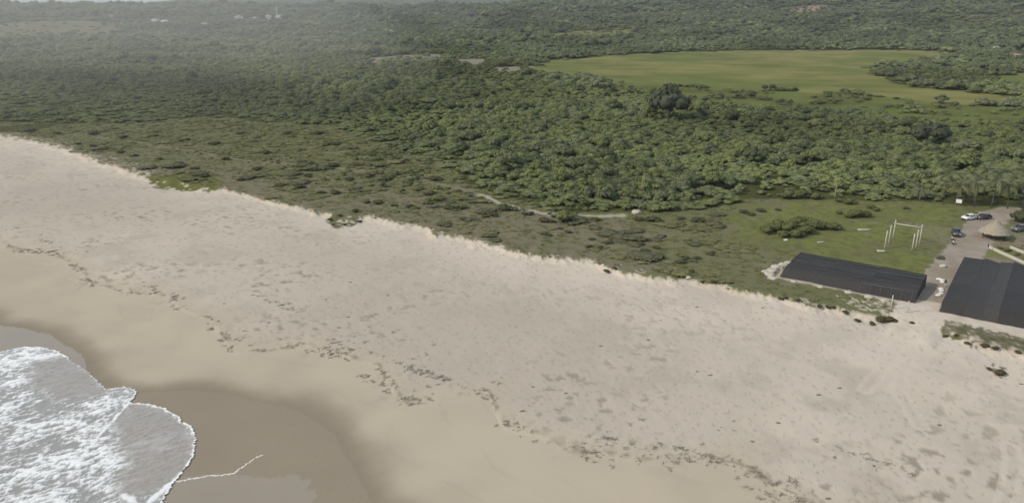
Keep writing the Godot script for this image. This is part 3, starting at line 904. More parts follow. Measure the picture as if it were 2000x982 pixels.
func build_grass() -> void:
	# dry tufts all over the dune land
	var st := SurfaceTool.new()
	st.begin(Mesh.PRIMITIVE_TRIANGLES)
	var g := RandomNumberGenerator.new()
	g.seed = 9
	for k in 16:
		var a := g.randf() * TAU
		var o := Vector3(cos(a), 0, sin(a)) * g.randf_range(0.05, 0.5)
		var lean := Vector3(g.randfn() * 0.3, g.randf_range(0.35, 0.8), g.randfn() * 0.3)
		var side := Vector3(-sin(a), 0, cos(a)) * 0.09
		for q in [o - side, o + side, o + lean]:
			st.add_vertex(q)
	st.generate_normals()
	var tuft := st.commit()
	var list := []
	var tries := 0
	while list.size() < 9000 and tries < 90000:
		tries += 1
		var t := g.randf_range(-420, 10)
		var s := g.randf_range(136, 262)
		var p := ts(t, s)
		if absf(p.x) > -p.y * 0.74 + 10.0: continue
		var e := s - dune_edge(t)
		if e < 0.8: continue
		if t > -30.0 and near_line(ROAD, p) < 4.6: continue
		if t > -47.0 and t < -16.0 and s > 159.0 and s < 175.0: continue
		if t > -16.0 and s < 212.0: continue
		if inside("wood_edge", p.x, p.y): continue
		if nC.get_noise_2d(p.x, p.y) + nB.get_noise_2d(p.x, p.y) * 0.8 < g.randf_range(-0.5, 0.25): continue
		if near_line(TRACK, p) < 1.6: continue
		list.append([p, 1 if inside("lawn", p.x, p.y) else 0])
	var mm := MultiMesh.new()
	mm.transform_format = MultiMesh.TRANSFORM_3D
	mm.use_colors = true
	mm.mesh = tuft
	mm.instance_count = list.size()
	for i in list.size():
		var p: Vector2 = list[i][0]
		var lawn: bool = list[i][1] == 1
		var sz := g.randf_range(0.35, 0.9) * (0.45 if lawn else 1.0)
		mm.set_instance_transform(i, Transform3D(Basis(Vector3.UP, g.randf() * TAU).scaled(Vector3(sz * 1.4, sz * 0.7, sz * 1.4)), Vector3(p.x, ground(p.x, p.y) - 0.03, p.y)))
		var c := (cLAWN if lawn else cSCRUB).lerp(cDUNEGREEN, g.randf()) * 1.25
		mm.set_instance_color(i, c)
	var o := MultiMeshInstance3D.new()
	o.name = "dune_grass"
	o.multimesh = mm
	o.material_override = M.leaf_mass
	add_child(o)
	tag(o, "dry tufts of grass and herbs covering the dune land", "grass", "", "stuff")
	var low := []
	tries = 0
	while low.size() < 3900 and tries < 60000:
		tries += 1
		var t := g.randf_range(-440, -20)
		var s := g.randf_range(140, 300)
		var p := ts(t, s)
		if absf(p.x) > -p.y * 0.74 + 10.0 or past_edge(p.x, p.y, t, s) < 2.5 or inside("wood_edge", p.x, p.y) or inside("lawn", p.x, p.y): continue
		if near_line(TRACK, p) < 2.6 or near_line(TRACK_FAINT, p) < 3.0 or (t > -50.0 and s > 156.0): continue
		var thick := nB.get_noise_2d(p.x * 0.45, p.y * 0.45) + nC.get_noise_2d(p.x * 0.4, p.y * 0.4) * 0.5 + (0.35 if t < -130.0 and s > 175.0 else -0.05)
		if thick < g.randf_range(-0.1, 0.45): continue
		if inside("brown", p.x, p.y) and g.randf() < 0.78: continue
		low.append([p, thick])
	var ml := MultiMesh.new()
	ml.transform_format = MultiMesh.TRANSFORM_3D
	ml.use_colors = true
	ml.mesh = mounds[1]
	ml.instance_count = low.size()
	for i in low.size():
		var p: Vector2 = low[i][0]
		var sz: float = g.randf_range(1.0, 3.4) * (1.0 + low[i][1])
		ml.set_instance_transform(i, Transform3D(Basis(Vector3.UP, g.randf() * TAU).scaled(Vector3(sz * 1.2, sz * g.randf_range(0.15, 0.36), sz)), Vector3(p.x, ground(p.x, p.y) - 0.12, p.y)))
		ml.set_instance_color(i, cSCRUB.lerp(cDUNEGREEN, g.randf() * 0.7).lerp(cOLIVE, g.randf_range(0.0, 0.35)) * g.randf_range(1.25, 1.65))
	var ol := MultiMeshInstance3D.new()
	ol.name = "low_scrub"
	ol.multimesh = ml
	ol.material_override = M.leaf_mass
	add_child(ol)
	tag(ol, "low continuous scrub and herbs spread over the dune land", "scrub", "", "stuff")
	# drift line: sticks and weed thrown up along the old tide mark
	var sd := SurfaceTool.new()
	sd.begin(Mesh.PRIMITIVE_TRIANGLES)
	for k in 9:
		var a := g.randf() * TAU
		var dir := Vector3(cos(a), g.randf_range(0.0, 0.2), sin(a)) * g.randf_range(0.5, 1.2)
		var at := Vector3(g.randfn() * 0.45, 0.03, g.randfn() * 0.3)
		tube(sd, [at - dir * 0.7, at + Vector3(0, 0.05, 0), at + dir * 0.7], [0.02, 0.04, 0.015], 4)
	sd.generate_normals()
	var stick := sd.commit()
	var wl := []
	for i in 2600:
		var t := g.randf_range(-232, -8)
		var clump := nB.get_noise_2d(t * 1.6, 200.0)
		if clump < g.randf_range(-0.15, 0.5): continue
		var s := line(WRACK, t) + nB.get_noise_2d(t * 0.8, 7.0) * 2.5 + g.randfn() * 0.7 + (g.randf_range(0, 12) if g.randf() < 0.18 else 0.0)
		wl.append(ts(t, s))
	for h in [[300, 564, 2.5], [335, 577, 1.5], [90, 470, 3.0], [30, 480, 3.0], [600, 675, 3.5], [660, 672, 2.5], [720, 735, 1.5], [800, 716, 4.0], [840, 730, 3.0], [870, 742, 2.0], [940, 768, 2.0], [1000, 830, 2.5], [1130, 872, 2.5], [1190, 860, 2.0], [1260, 874, 2.5], [1330, 880, 2.5], [1400, 898, 3.0], [1450, 912, 3.0], [1515, 938, 3.0], [1520, 972, 2.5], [470, 655, 3.0], [560, 600, 5.0], [1700, 900, 4.0]]:
		var q := flat(h[0], h[1], 2.4)
		for k in 34:
			var o2: Vector2 = D * g.randfn() * h[2] + N * g.randfn() * 0.55 + (N - D) * g.randfn() * 0.5
			wl.append(q + o2)
	var mw := MultiMesh.new()
	mw.transform_format = MultiMesh.TRANSFORM_3D
	mw.mesh = stick
	mw.instance_count = wl.size()
	for i in wl.size():
		var p: Vector2 = wl[i]
		var sz := 0.08 + 0.62 * pow(g.randf(), 2.6)
		mw.set_instance_transform(i, Transform3D(Basis(Vector3.UP, g.randf() * TAU).scaled(Vector3(sz, sz * 0.8, sz)), Vector3(p.x, ground(p.x, p.y), p.y)))
	var ow := MultiMeshInstance3D.new()
	ow.name = "tide_debris"
	ow.multimesh = mw
	ow.material_override = M.debris
	add_child(ow)
	tag(ow, "line of dark sticks and weed along the old tide mark", "debris", "", "stuff")

func palm(t: float, s: float, tall: float, frond: ArrayMesh, label: String) -> void:
	var o := thing("coconut_palm", label, "palm", on(t, s), Basis(Vector3.UP, rng.randf() * TAU), "palms at the end of the sandy road")
	var lean := rng.randf_range(0.3, 1.1)
	part("trunk", tube_mesh([Vector3(0, -0.3, 0), Vector3(lean * 0.35, tall * 0.4, 0), Vector3(lean * 0.8, tall * 0.8, 0), Vector3(lean, tall, 0)], [0.22, 0.15, 0.13, 0.15], 7), M.palm_bark, o)
	for k in 15:
		var b := Basis(Vector3.UP, TAU * k / 15.0 * 2.0 + rng.randf() * 0.4) * Basis(Vector3.FORWARD, -lerpf(-0.75, 0.95, k / 14.0) - rng.randf() * 0.15)
		part("frond", frond, M.palm_leaf, o, Transform3D(b.scaled(Vector3.ONE * rng.randf_range(1.05, 1.4)), Vector3(lean, tall, 0)))

func build_palms() -> void:
	var st := SurfaceTool.new()
	st.begin(Mesh.PRIMITIVE_TRIANGLES)
	var at := func(f: float) -> Vector3: return Vector3(3.6 * f - 0.7 * f * f, 0.9 * f - 2.3 * f * f, 0)
	for i in 14:
		var f := 0.08 + i / 14.0 * 0.9
		for sgn in [-1.0, 1.0]:
			var a: Vector3 = at.call(f)
			var b: Vector3 = at.call(f + 0.045)
			var w: float = 1.15 * sin(PI * clampf(f * 0.86 + 0.12, 0, 1))
			var tip: Vector3 = at.call(minf(f + 0.12, 1.0)) + Vector3(0, -w * 0.55, sgn * w)
			for q in [a, b, tip]: st.add_vertex(q)
	for i in 7:
		var a: Vector3 = at.call(i / 7.0)
		var b: Vector3 = at.call((i + 1) / 7.0)
		for q in [a + Vector3(0, 0, 0.05), b + Vector3(0, 0, 0.03), a - Vector3(0, 0, 0.05), a - Vector3(0, 0, 0.05), b + Vector3(0, 0, 0.03), b - Vector3(0, 0, 0.03)]: st.add_vertex(q)
	st.generate_normals()
	var frond := st.commit()
	for p in [[-18, 256, 7.0], [-14, 258, 8.5], [-10, 259, 7.5], [-21, 261, 8.0], [-6.5, 262, 9.0], [-13, 265, 9.5], [-3, 258, 8], [-17, 268, 9], [-8, 270, 9.5], [-23, 257, 5.5], [-27, 262, 7.5], [-2, 268, 9]]:
		palm(p[0], p[1], p[2], frond, "coconut palm with drooping fronds where the sandy road meets the trees")
	palm(-33.2, 256.5, 3.2, frond, "short young palm on the grass in front of the thicket")

# ---------------------------------------------------------------- built things
func prism(profile: PackedVector2Array, w0: float, w1: float, y0: float, y1: float) -> ArrayMesh:
	# a side outline (x, y) pulled out to a half width that goes from w0 at y0 to w1 at y1
	var st := SurfaceTool.new()
	st.begin(Mesh.PRIMITIVE_TRIANGLES)
	var wide := func(y: float) -> float: return lerpf(w0, w1, clampf((y - y0) / maxf(y1 - y0, 0.001), 0, 1))
	var n := profile.size()
	for i in n:
		var p := profile[i]
		var q := profile[(i + 1) % n]
		var a := Vector3(p.x, p.y, wide.call(p.y))
		var b := Vector3(q.x, q.y, wide.call(q.y))
		var c := Vector3(q.x, q.y, -wide.call(q.y))
		var d := Vector3(p.x, p.y, -wide.call(p.y))
		for v in [a, b, c, a, c, d]: st.add_vertex(v)
	var tri := Geometry2D.triangulate_polygon(profile)
	for sgn in [1.0, -1.0]:
		for i in range(0, tri.size(), 3):
			var order := [0, 1, 2] if sgn > 0 else [0, 2, 1]
			for k in order:
				var p := profile[tri[i + k]]
				st.add_vertex(Vector3(p.x, p.y, sgn * wide.call(p.y)))
	st.generate_normals()
	return st.commit()

func box(x: float, y: float, z: float) -> BoxMesh:
	var b := BoxMesh.new()
	b.size = Vector3(x, y, z)
	return b

func cyl(r: float, h: float, sides := 14, r2 := -1.0) -> CylinderMesh:
	var c := CylinderMesh.new()
	c.bottom_radius = r
	c.top_radius = r if r2 < 0.0 else r2
	c.height = h
	c.radial_segments = sides
	c.rings = 1
	return c

func move(x: float, y: float, z: float, b := Basis()) -> Transform3D:
	return Transform3D(b, Vector3(x, y, z))

func wheel(o: Node3D, x: float, y: float, z: float, r: float, w: float) -> void:
	var lay := Basis(Vector3.RIGHT, PI / 2)
	var t := part("wheel", cyl(r, w, 18), M.tyre, o, move(x, y, z, lay))
	part("rim", cyl(r * 0.6, w + 0.02, 14), M.rim, t)

func car(label: String, category: String, at: Vector3, yaw: float, paint: Material, kind: String, group := "vehicles parked by the sandy road") -> void:
	var o := thing("parked_car", label, category, at, Basis(Vector3.UP, yaw), group)
	var lower := PackedVector2Array()
	var glass := PackedVector2Array()
	var roof_x := [0.0, 0.0]
	if kind == "hatch":
		lower = PackedVector2Array([Vector2(-1.95, 0.3), Vector2(-2.0, 0.62), Vector2(-1.92, 0.92), Vector2(-0.95, 1.0), Vector2(1.95, 1.0), Vector2(2.02, 0.62), Vector2(1.95, 0.28), Vector2(-1.6, 0.24)])
		glass = PackedVector2Array([Vector2(-1.0, 1.0), Vector2(-0.35, 1.44), Vector2(1.35, 1.46), Vector2(1.9, 1.0)])
		roof_x = [-0.40, 1.38]
	elif kind == "suv":
		lower = PackedVector2Array([Vector2(-2.25, 0.38), Vector2(-2.3, 0.75), Vector2(-2.2, 1.05), Vector2(-1.15, 1.12), Vector2(2.25, 1.12), Vector2(2.32, 0.75), Vector2(2.25, 0.36), Vector2(-1.9, 0.32)])
		glass = PackedVector2Array([Vector2(-1.2, 1.12), Vector2(-0.55, 1.70), Vector2(1.9, 1.72), Vector2(2.22, 1.12)])
		roof_x = [-0.6, 1.92]
	else:
		lower = PackedVector2Array([Vector2(-2.5, 0.45), Vector2(-2.55, 0.8), Vector2(-2.45, 1.08), Vector2(-1.3, 1.14), Vector2(2.55, 1.12), Vector2(2.6, 0.75), Vector2(2.5, 0.42), Vector2(-2.1, 0.38)])
		glass = PackedVector2Array([Vector2(-1.3, 1.13), Vector2(-0.6, 1.74), Vector2(0.75, 1.76), Vector2(0.95, 1.13)])
		roof_x = [-0.65, 0.78]
	var hw := 0.84 if kind == "hatch" else 0.92
	part("body", prism(lower, hw * 0.94, hw, 0.25, 0.75), paint, o)
	var top := glass[1].y
	part("window", prism(glass, hw * 0.93, hw * 0.76, glass[0].y, top), M.car_glass, o)
	part("roof", box(roof_x[1] - roof_x[0], 0.05, hw * 1.54), paint, o, move((roof_x[0] + roof_x[1]) / 2, top + 0.02, 0))
	for sgn in [-1.0, 1.0]:
		for x in [roof_x[0] * 0.3 + roof_x[1] * 0.7 - 0.45, roof_x[1]]:
			part("pillar", tube_mesh([Vector3(x + 0.02, glass[0].y - 0.02, sgn * hw * 0.945), Vector3(x - 0.02, top, sgn * hw * 0.775)], [0.05, 0.045], 5), paint, o)
		part("pillar", tube_mesh([Vector3(glass[0].x, glass[0].y, sgn * hw * 0.93), Vector3(glass[1].x, top, sgn * hw * 0.77)], [0.045, 0.045], 5), paint, o)
		part("headlight", box(0.08, 0.14, 0.32), M.lamp_glass, o, move(lower[1].x + 0.03, 0.74 if kind == "hatch" else 0.88, sgn * hw * 0.72))
		part("tail_light", box(0.06, 0.22, 0.16), M.red_glass, o, move(lower[5].x - 0.02, 0.82 if kind == "hatch" else 0.95, sgn * hw * 0.85))
		part("mirror", box(0.12, 0.12, 0.18), paint, o, move(glass[0].x + 0.25, glass[0].y + 0.1, sgn * (hw + 0.1)))
		part("door", box(1.05, 0.5, 0.03), paint, o, move(-0.25, 0.72, sgn * (hw + 0.004)))
		part("door", box(0.95, 0.5, 0.03), paint, o, move(0.80, 0.72, sgn * (hw + 0.004)))
	part("bumper", box(0.16, 0.2, hw * 1.8), M.trim, o, move(lower[1].x - 0.01, 0.45, 0))
	part("bumper", box(0.16, 0.2, hw * 1.8), M.trim, o, move(lower[5].x + 0.01, 0.45, 0))
	if kind == "pickup":
		part("load_bed", box(1.45, 0.06, hw * 1.6), M.trim, o, move(1.75, 1.14, 0))
	var wr := 0.31 if kind == "hatch" else 0.38
	var ax := 1.25 if kind == "hatch" else 1.42 if kind == "suv" else 1.6
	for x in [-ax, ax]:
		for z in [-hw + 0.06, hw - 0.06]:
			wheel(o, x, wr, z, wr, 0.22)

func motorbike(label: String, at: Vector3, yaw: float) -> void:
	var o := thing("motorbike", label, "motorbike", at, Basis(Vector3.UP, yaw), "motorbikes beside the pickup")
	wheel(o, -0.68, 0.31, 0, 0.31, 0.11)
	wheel(o, 0.66, 0.31, 0, 0.31, 0.13)
	part("frame", prism(PackedVector2Array([Vector2(-0.35, 0.35), Vector2(-0.42, 0.68), Vector2(0.5, 0.7), Vector2(0.6, 0.4), Vector2(0.2, 0.26)]), 0.14, 0.11, 0.3, 0.7), M.trim, o)
	part("fuel_tank", prism(PackedVector2Array([Vector2(-0.42, 0.68), Vector2(-0.36, 0.92), Vector2(-0.05, 0.95), Vector2(0.1, 0.72)]), 0.17, 0.10, 0.68, 0.95), M.white_paint, o)
	part("seat", prism(PackedVector2Array([Vector2(0.05, 0.72), Vector2(0.08, 0.84), Vector2(0.72, 0.88), Vector2(0.76, 0.76)]), 0.15, 0.12, 0.72, 0.88), M.tyre, o)
	part("fork", tube_mesh([Vector3(-0.68, 0.31, 0.08), Vector3(-0.42, 1.0, 0.08)], [0.03, 0.03], 5), M.rim, o)
	part("fork", tube_mesh([Vector3(-0.68, 0.31, -0.08), Vector3(-0.42, 1.0, -0.08)], [0.03, 0.03], 5), M.rim, o)
	part("handlebar", tube_mesh([Vector3(-0.30, 1.06, -0.36), Vector3(-0.42, 1.02, 0), Vector3(-0.30, 1.06, 0.36)], [0.02, 0.02, 0.02], 5), M.trim, o)
	part("headlight", cyl(0.11, 0.12, 10), M.white_paint, o, move(-0.54, 0.9, 0, Basis(Vector3.FORWARD, PI / 2)))
	part("exhaust", tube_mesh([Vector3(0.0, 0.3, 0.18), Vector3(0.75, 0.42, 0.2)], [0.04, 0.055], 6), M.rim, o)

func net_surface(corners: Array, nu: int, nv: int, sag: float, seed_: int) -> ArrayMesh:   # a net pulled over four corners
	var st := SurfaceTool.new()
	st.begin(Mesh.PRIMITIVE_TRIANGLES)
	var g := func(i: int, j: int) -> Vector3:
		var u := i / float(nu)
		var w := j / float(nv)
		var p: Vector3 = corners[0].lerp(corners[1], u).lerp(corners[3].lerp(corners[2], u), w)
		p.y -= sag * sin(PI * u) * sin(PI * w) + 0.09 * nC.get_noise_2d(seed_ * 13.0 + u * 9.0, w * 12.0) * (1.0 if w > 0.01 and w < 0.99 and u > 0.01 and u < 0.99 else 0.4)
		return p
	for i in nu:
		for j in nv:
			var a: Vector3 = g.call(i, j)
			var b: Vector3 = g.call(i + 1, j)
			var c: Vector3 = g.call(i + 1, j + 1)
			var d: Vector3 = g.call(i, j + 1)
			for q in [a, b, c, a, c, d]: st.add_vertex(q)
	st.index()
	st.generate_normals()
	return st.commit()

func post(called: String, o: Node3D, x: float, z: float, h: float, r: float, m: Material) -> void:
	part(called, tube_mesh([Vector3(x, -0.4, z), Vector3(x, h, z)], [r, r * 0.9], 7), m, o)

func build_sheds() -> void:
	# long shade net house beside the grass. Local x along the shore, local -z inland.
	var o := thing("shade_net_house", "long low black shade net house between the grass and the dune edge", "shade house", on(-31.6, 167.0), SHORE, "black shade net houses")
	var L := 13.3
	# lengthwise strips of net: a skirt that leans back, the roof over a low ridge, the back skirt
	var zs := [6.0, 5.0, 3.0, 0.9, -1.2, -3.6, -6.0, -6.2]
	var ys := [0.0, 1.75, 2.12, 2.30, 2.75, 2.62, 2.55, 0.0]
	for k in 7:
		for half in 3:
			var x0 := -L + 2.0 * L * half / 3.0
			var x1 := -L + 2.0 * L * (half + 1) / 3.0
			var lo: float = (0.6 if k > 0 else 0.0) if half == 0 else 0.0
			var hi: float = (0.6 + 0.36 * clampf(k / 3.0, 0, 1) if k < 6 else 0.0) if half == 0 else 0.0
			var wob := 0.06 * sin(k * 2.1 + half)
			var drop := 0.07 if k > 0 and k < 6 else 0.0       # each strip tucks under its neighbour
			part("net_skirt" if k == 0 or k == 6 else "net_roof", net_surface([Vector3(x0 + lo, ys[k] + wob * signf(ys[k]), zs[k]), Vector3(x1, ys[k] - wob * signf(ys[k]), zs[k]), Vector3(x1, ys[k + 1] - drop * signf(ys[k + 1]), zs[k + 1]), Vector3(x0 + hi, ys[k + 1] - drop * signf(ys[k + 1]), zs[k + 1])], 12, 5, 0.16 if k % 6 else 0.04, k + half * 7), M.net[(k * 2 + (1 if half == 2 else 0)) % 3], o)
	part("net_end", net_surface([Vector3(-L, 0, 6.0), Vector3(-L + 0.6, 1.75, 5.0), Vector3(-L + 0.96, 2.75, -1.2), Vector3(-L, 0, -6.2)], 4, 6, 0.0, 50), M.net[1], o)
	part("net_end", net_surface([Vector3(-L, 0, -6.2), Vector3(-L + 0.96, 2.75, -1.2), Vector3(-L + 0.96, 2.55, -6.0), Vector3(-L, 0, -6.2)], 4, 4, 0.0, 51), M.net[1], o)
	part("net_end", net_surface([Vector3(L, 0, 1.5), Vector3(L, 2.3, 1.5), Vector3(L, 2.75, -1.2), Vector3(L, 0, -1.2)], 3, 3, 0.0, 52), M.net[0], o)
	part("net_end", net_surface([Vector3(L, 0, -1.2), Vector3(L, 2.75, -1.2), Vector3(L, 2.55, -6.0), Vector3(L, 0, -6.2)], 3, 3, 0.0, 53), M.net[0], o)
	part("net_end", net_surface([Vector3(L, 0, 6.0), Vector3(L, 1.75, 5.0), Vector3(L, 2.3, 1.5), Vector3(L, 0, 1.5)], 3, 3, 0.0, 54), M.net[2], o)
	for k in 9:
		var x := -L + 0.7 + (2.0 * L - 0.8) * k / 8.0
		for zz in [[4.9, 1.70], [-1.2, 2.55], [-5.9, 2.45]]:
			post("post", o, x, zz[0], zz[1], 0.06, M.pole)
	for k in 6:      # pale poles lying on the net seams at the beach side
		part("rail", tube_mesh([Vector3(3.0 + k * 1.9, 0.04, 6.06), Vector3(3.0 + k * 1.9, 1.80, 5.06)], [0.035, 0.035], 5), M.net_rail, o)
	part("rail", tube_mesh([Vector3(3.0, 1.80, 5.06), Vector3(L, 1.80, 5.06)], [0.04, 0.04], 5), M.net_rail, o)
	# larger one beyond the road, only partly in the picture
	var q := thing("shade_net_house", "large black shade net house with folded roof beside the sandy road", "shade house", on(-1.0, 175.0), SHORE, "black shade net houses")
	var xs := [-12.6, -8.6, -5.6, -3.2, 0.4, 4.2, 7.4, 11.0]
	var hs := [2.3, 2.75, 2.5, 3.05, 2.35, 2.85, 2.4, 2.6]
	for k in xs.size() - 1:
		var x0: float = xs[k]
		var x1: float = xs[k + 1]
		var h0: float = hs[k]
		var h1: float = hs[k + 1]
		var m: Material = M.net[[1, 0, 3, 1, 1, 2, 0][k]]  # lightest net paints the sunlit face of the ridge fold
		part("net_skirt", net_surface([Vector3(x0, 0, 16.2), Vector3(x1, 0, 16.2), Vector3(x1, h1 - 0.5, 14.6), Vector3(x0, h0 - 0.5, 14.6)], 4, 5, 0.03, k + 60), m, q)
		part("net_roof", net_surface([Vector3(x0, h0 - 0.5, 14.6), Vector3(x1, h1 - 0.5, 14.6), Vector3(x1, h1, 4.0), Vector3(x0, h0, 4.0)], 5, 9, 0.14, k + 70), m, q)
		part("net_roof", net_surface([Vector3(x0, h0, 4.0), Vector3(x1, h1, 4.0), Vector3(x1, h1 + 0.1, -6.0), Vector3(x0, h0, -6.0)], 5, 9, 0.14, k + 80), M.net[[2, 0, 3, 1, 2, 0, 1][k]], q)  # same painted sunlit strip carried up the roof
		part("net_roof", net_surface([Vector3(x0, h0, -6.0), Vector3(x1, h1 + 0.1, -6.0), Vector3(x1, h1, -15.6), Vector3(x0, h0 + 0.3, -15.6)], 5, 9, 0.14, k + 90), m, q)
		part("net_skirt", net_surface([Vector3(x0, h0 + 0.3, -15.6), Vector3(x1, h1, -15.6), Vector3(x1, 0, -16.2), Vector3(x0, 0, -16.2)], 3, 3, 0.02, k + 100), m, q)
		for zz in [14.4, 4.0, -6.0, -15.5]:
			post("post", q, x0 + 0.1, zz, h0 - (0.58 if zz > 10.0 else 0.06), 0.06, M.pole)
	part("net_end", net_surface([Vector3(-12.9, 0, 16.2), Vector3(-12.6, 1.8, 14.6), Vector3(-12.6, 2.3, 4.0), Vector3(-12.9, 0, 4.0)], 3, 5, 0.0, 120), M.net[1], q)
	part("net_end", net_surface([Vector3(-12.9, 0, 4.0), Vector3(-12.6, 2.3, 4.0), Vector3(-12.6, 2.6, -15.6), Vector3(-12.9, 0, -16.2)], 3, 6, 0.0, 121), M.net[2], q)
	part("net_end", net_surface([Vector3(11.2, 0, 16.2), Vector3(11.0, 2.1, 14.6), Vector3(11.0, 2.6, -15.6), Vector3(11.2, 0, -16.2)], 3, 6, 0.0, 122), M.net[2], q)

func lump(seed_: int, rough := 0.5, rings := 7) -> ArrayMesh:       # an uneven stone, sack or heap of radius one
	var sp := SphereMesh.new()
	sp.radial_segments = 12
	sp.rings = rings
	var a := sp.get_mesh_arrays()
	var n := FastNoiseLite.new()
	n.seed = seed_
	n.frequency = 0.9
	var v: PackedVector3Array = a[Mesh.ARRAY_VERTEX]
	for i in v.size():
		var d := v[i].normalized()
		v[i] = d * (1.0 + n.get_noise_3dv(d * 2.0) * rough)
	a[Mesh.ARRAY_VERTEX] = v
	var m := ArrayMesh.new()
	m.add_surface_from_arrays(Mesh.PRIMITIVE_TRIANGLES, a)
	var st := SurfaceTool.new()
	st.create_from(m, 0)
	st.generate_normals()
	return st.commit()

func build_things() -> void:
	# six bare white posts standing on the grass
	for p in [[1729, 485, 4.4], [1737, 475.5, 4.6], [1745, 466, 4.8], [1782.5, 489, 4.2], [1790, 483, 4.4], [1797, 476, 4.8]]:
		var at := hit(p[0], p[1])
		var o := thing("white_post", "tall bare whitewashed post standing in a row of three on the grass", "post", at, Basis(Vector3(rng.randf() - 0.5, 0, rng.randf() - 0.5).normalized(), 0.015), "tall white posts on the grass")
		part("shaft", tube_mesh([Vector3(0, -0.5, 0), Vector3(0, p[2] * 0.5, 0), Vector3(0.03, p[2], 0)], [0.15, 0.14, 0.13], 9), M.white_wood, o)
		part("cap", cyl(0.135, 0.06, 9, 0.10), M.white_wood, o, move(0.03, p[2] + 0.03, 0))
	var ba := hit(1745, 466) + Vector3(0, 4.0, 0)
	var bb := hit(1797, 476) + Vector3(0, 4.2, 0)
	var bm := thing("cross_beam", "pale beam lashed across the two rear white posts on the grass", "beam", ba)
	part("beam", tube_mesh([(ba - bb) * 0.05, (bb - ba) * 0.5 - Vector3(0, 0.06, 0), (bb - ba) * 1.05], [0.11, 0.12, 0.10], 8), M.white_wood, bm)
	part("lashing", tube_mesh([Vector3(0, -0.14, 0), Vector3(0, 0.14, 0)], [0.17, 0.17], 8), M.grey_wood, bm)
	part("lashing", tube_mesh([bb - ba - Vector3(0, 0.14, 0), bb - ba + Vector3(0, 0.14, 0)], [0.17, 0.17], 8), M.grey_wood, bm)
	# two posts in front of the long shade house, and the bare posts at the thicket edge
	for p in [[1741, 604, 2.9], [1773, 610, 2.3]]:
		var o := thing("gate_post", "pale weathered post on the sand in front of the long shade house", "post", hit(p[0], p[1]), Basis(), "pale posts in front of the long shade house")
		part("shaft", tube_mesh([Vector3(0, -0.4, 0), Vector3(0.02, p[2], 0.02)], [0.11, 0.10], 8), M.white_wood, o)
		part("cap", cyl(0.105, 0.05, 8, 0.08), M.white_wood, o, move(0.02, p[2] + 0.025, 0.02))
	for p in [[1631, 388, 5.2, "bare pale trunk standing at the thicket edge above the round bushes"], [1797, 390, 5.6, "thin bare pale trunk standing beside the short young palm"]]:
		var o := thing("dead_trunk", p[3], "dead tree", hit(p[0], p[1]))
		part("trunk", tube_mesh([Vector3(0, -0.4, 0), Vector3(0.1, p[2] * 0.5, 0), Vector3(-0.05, p[2], 0.1)], [0.20, 0.15, 0.07], 7), M.grey_wood, o)
		part("branch", tube_mesh([Vector3(0.05, p[2] * 0.6, 0), Vector3(0.7, p[2] * 0.85, 0.2)], [0.09, 0.04], 6), M.grey_wood, o)
		part("branch", tube_mesh([Vector3(0.05, p[2] * 0.7, 0), Vector3(-0.6, p[2] * 0.95, -0.1)], [0.08, 0.03], 6), M.grey_wood, o)
	# pale logs and stones lying on the grass
	for p in [[1689, 450, 3.6, 0.25, 0.05, "long whitewashed log lying on the grass left of the tall posts"], [1604, 474, 2.0, 0.18, 0.25, "short pale log on the grass behind the long shade house"], [1722, 492, 1.9, 0.28, -0.2, "stubby pale log on the grass near the long shade house roof"]]:
		var at := hit(p[0], p[1])
		var o := thing("pale_log", p[5], "log", at + Vector3(0, p[3] * 0.8, 0), Basis(Vector3.UP, p[4]))
		var half: float = p[2] / 2
		part("log", tube_mesh([Vector3(-half, 0.03, 0), Vector3(-half * 0.3, 0, 0.06), Vector3(half * 0.4, -0.02, 0.05), Vector3(half, 0.02, 0)], [p[3] * 0.9, p[3], p[3] * 0.95, p[3] * 0.8], 9), M.white_wood, o)
		part("knot", tube_mesh([Vector3(half * 0.3, 0.05, 0.05), Vector3(half * 0.42, p[3] * 1.5, 0.12)], [p[3] * 0.35, p[3] * 0.25], 6), M.white_wood, o)
	for p in [[1536, 470, 0.5, "white stone on the grass behind the long shade house"], [1838, 505, 0.8, "dark mossy stump by the sandy road verge"], [1243, 417, 1.1, "pale sand heap at the end of the track by the thicket"], [1345, 543, 0.5, "pale boulder at the dune edge"], [1843, 521, 0.6, "pale stone on the grass verge of the sandy road"]]:
		var at := hit(p[0], p[1])
		var o := part("stone", lump(int(p[0])), M.dark_wood if p[3].contains("stump") else M.heap if p[3].contains("heap") else M.white_wood, self, Transform3D(Basis(Vector3.UP, 1.0).scaled(Vector3(p[2] * 1.3, p[2] * 0.7, p[2])), at + Vector3(0, p[2] * 0.25, 0)))
		tag(o, p[3], "stump" if p[3].contains("stump") else "stone")
	# pale heaps of dug sand along the end of the long house
	var hk := 0
	for p in [[-47.2, 161.5, 1.3], [-47.6, 164.0, 1.5], [-47.3, 166.6, 1.4], [-46.6, 169.0, 1.2], [-46.2, 171.4, 1.0], [-48.6, 162.6, 0.9], [-45.9, 159.6, 1.0], [-41.5, 159.9, 0.7], [-36.0, 159.9, 0.8], [-30.5, 160.0, 0.9], [-26.5, 159.7, 1.0], [-23.5, 159.2, 0.9]]:
		var o := part("sand_heap", lump(700 + hk % 4, 0.55), M.heap, self, Transform3D(Basis(Vector3.UP, hk * 1.3).scaled(Vector3(p[2], p[2] * 0.45, p[2])), on(p[0], p[1], -0.05)))
		tag(o, "pale heap of dug sand along the foot of the long shade house", "sand heap", "sand heaps at the long shade house")
		hk += 1
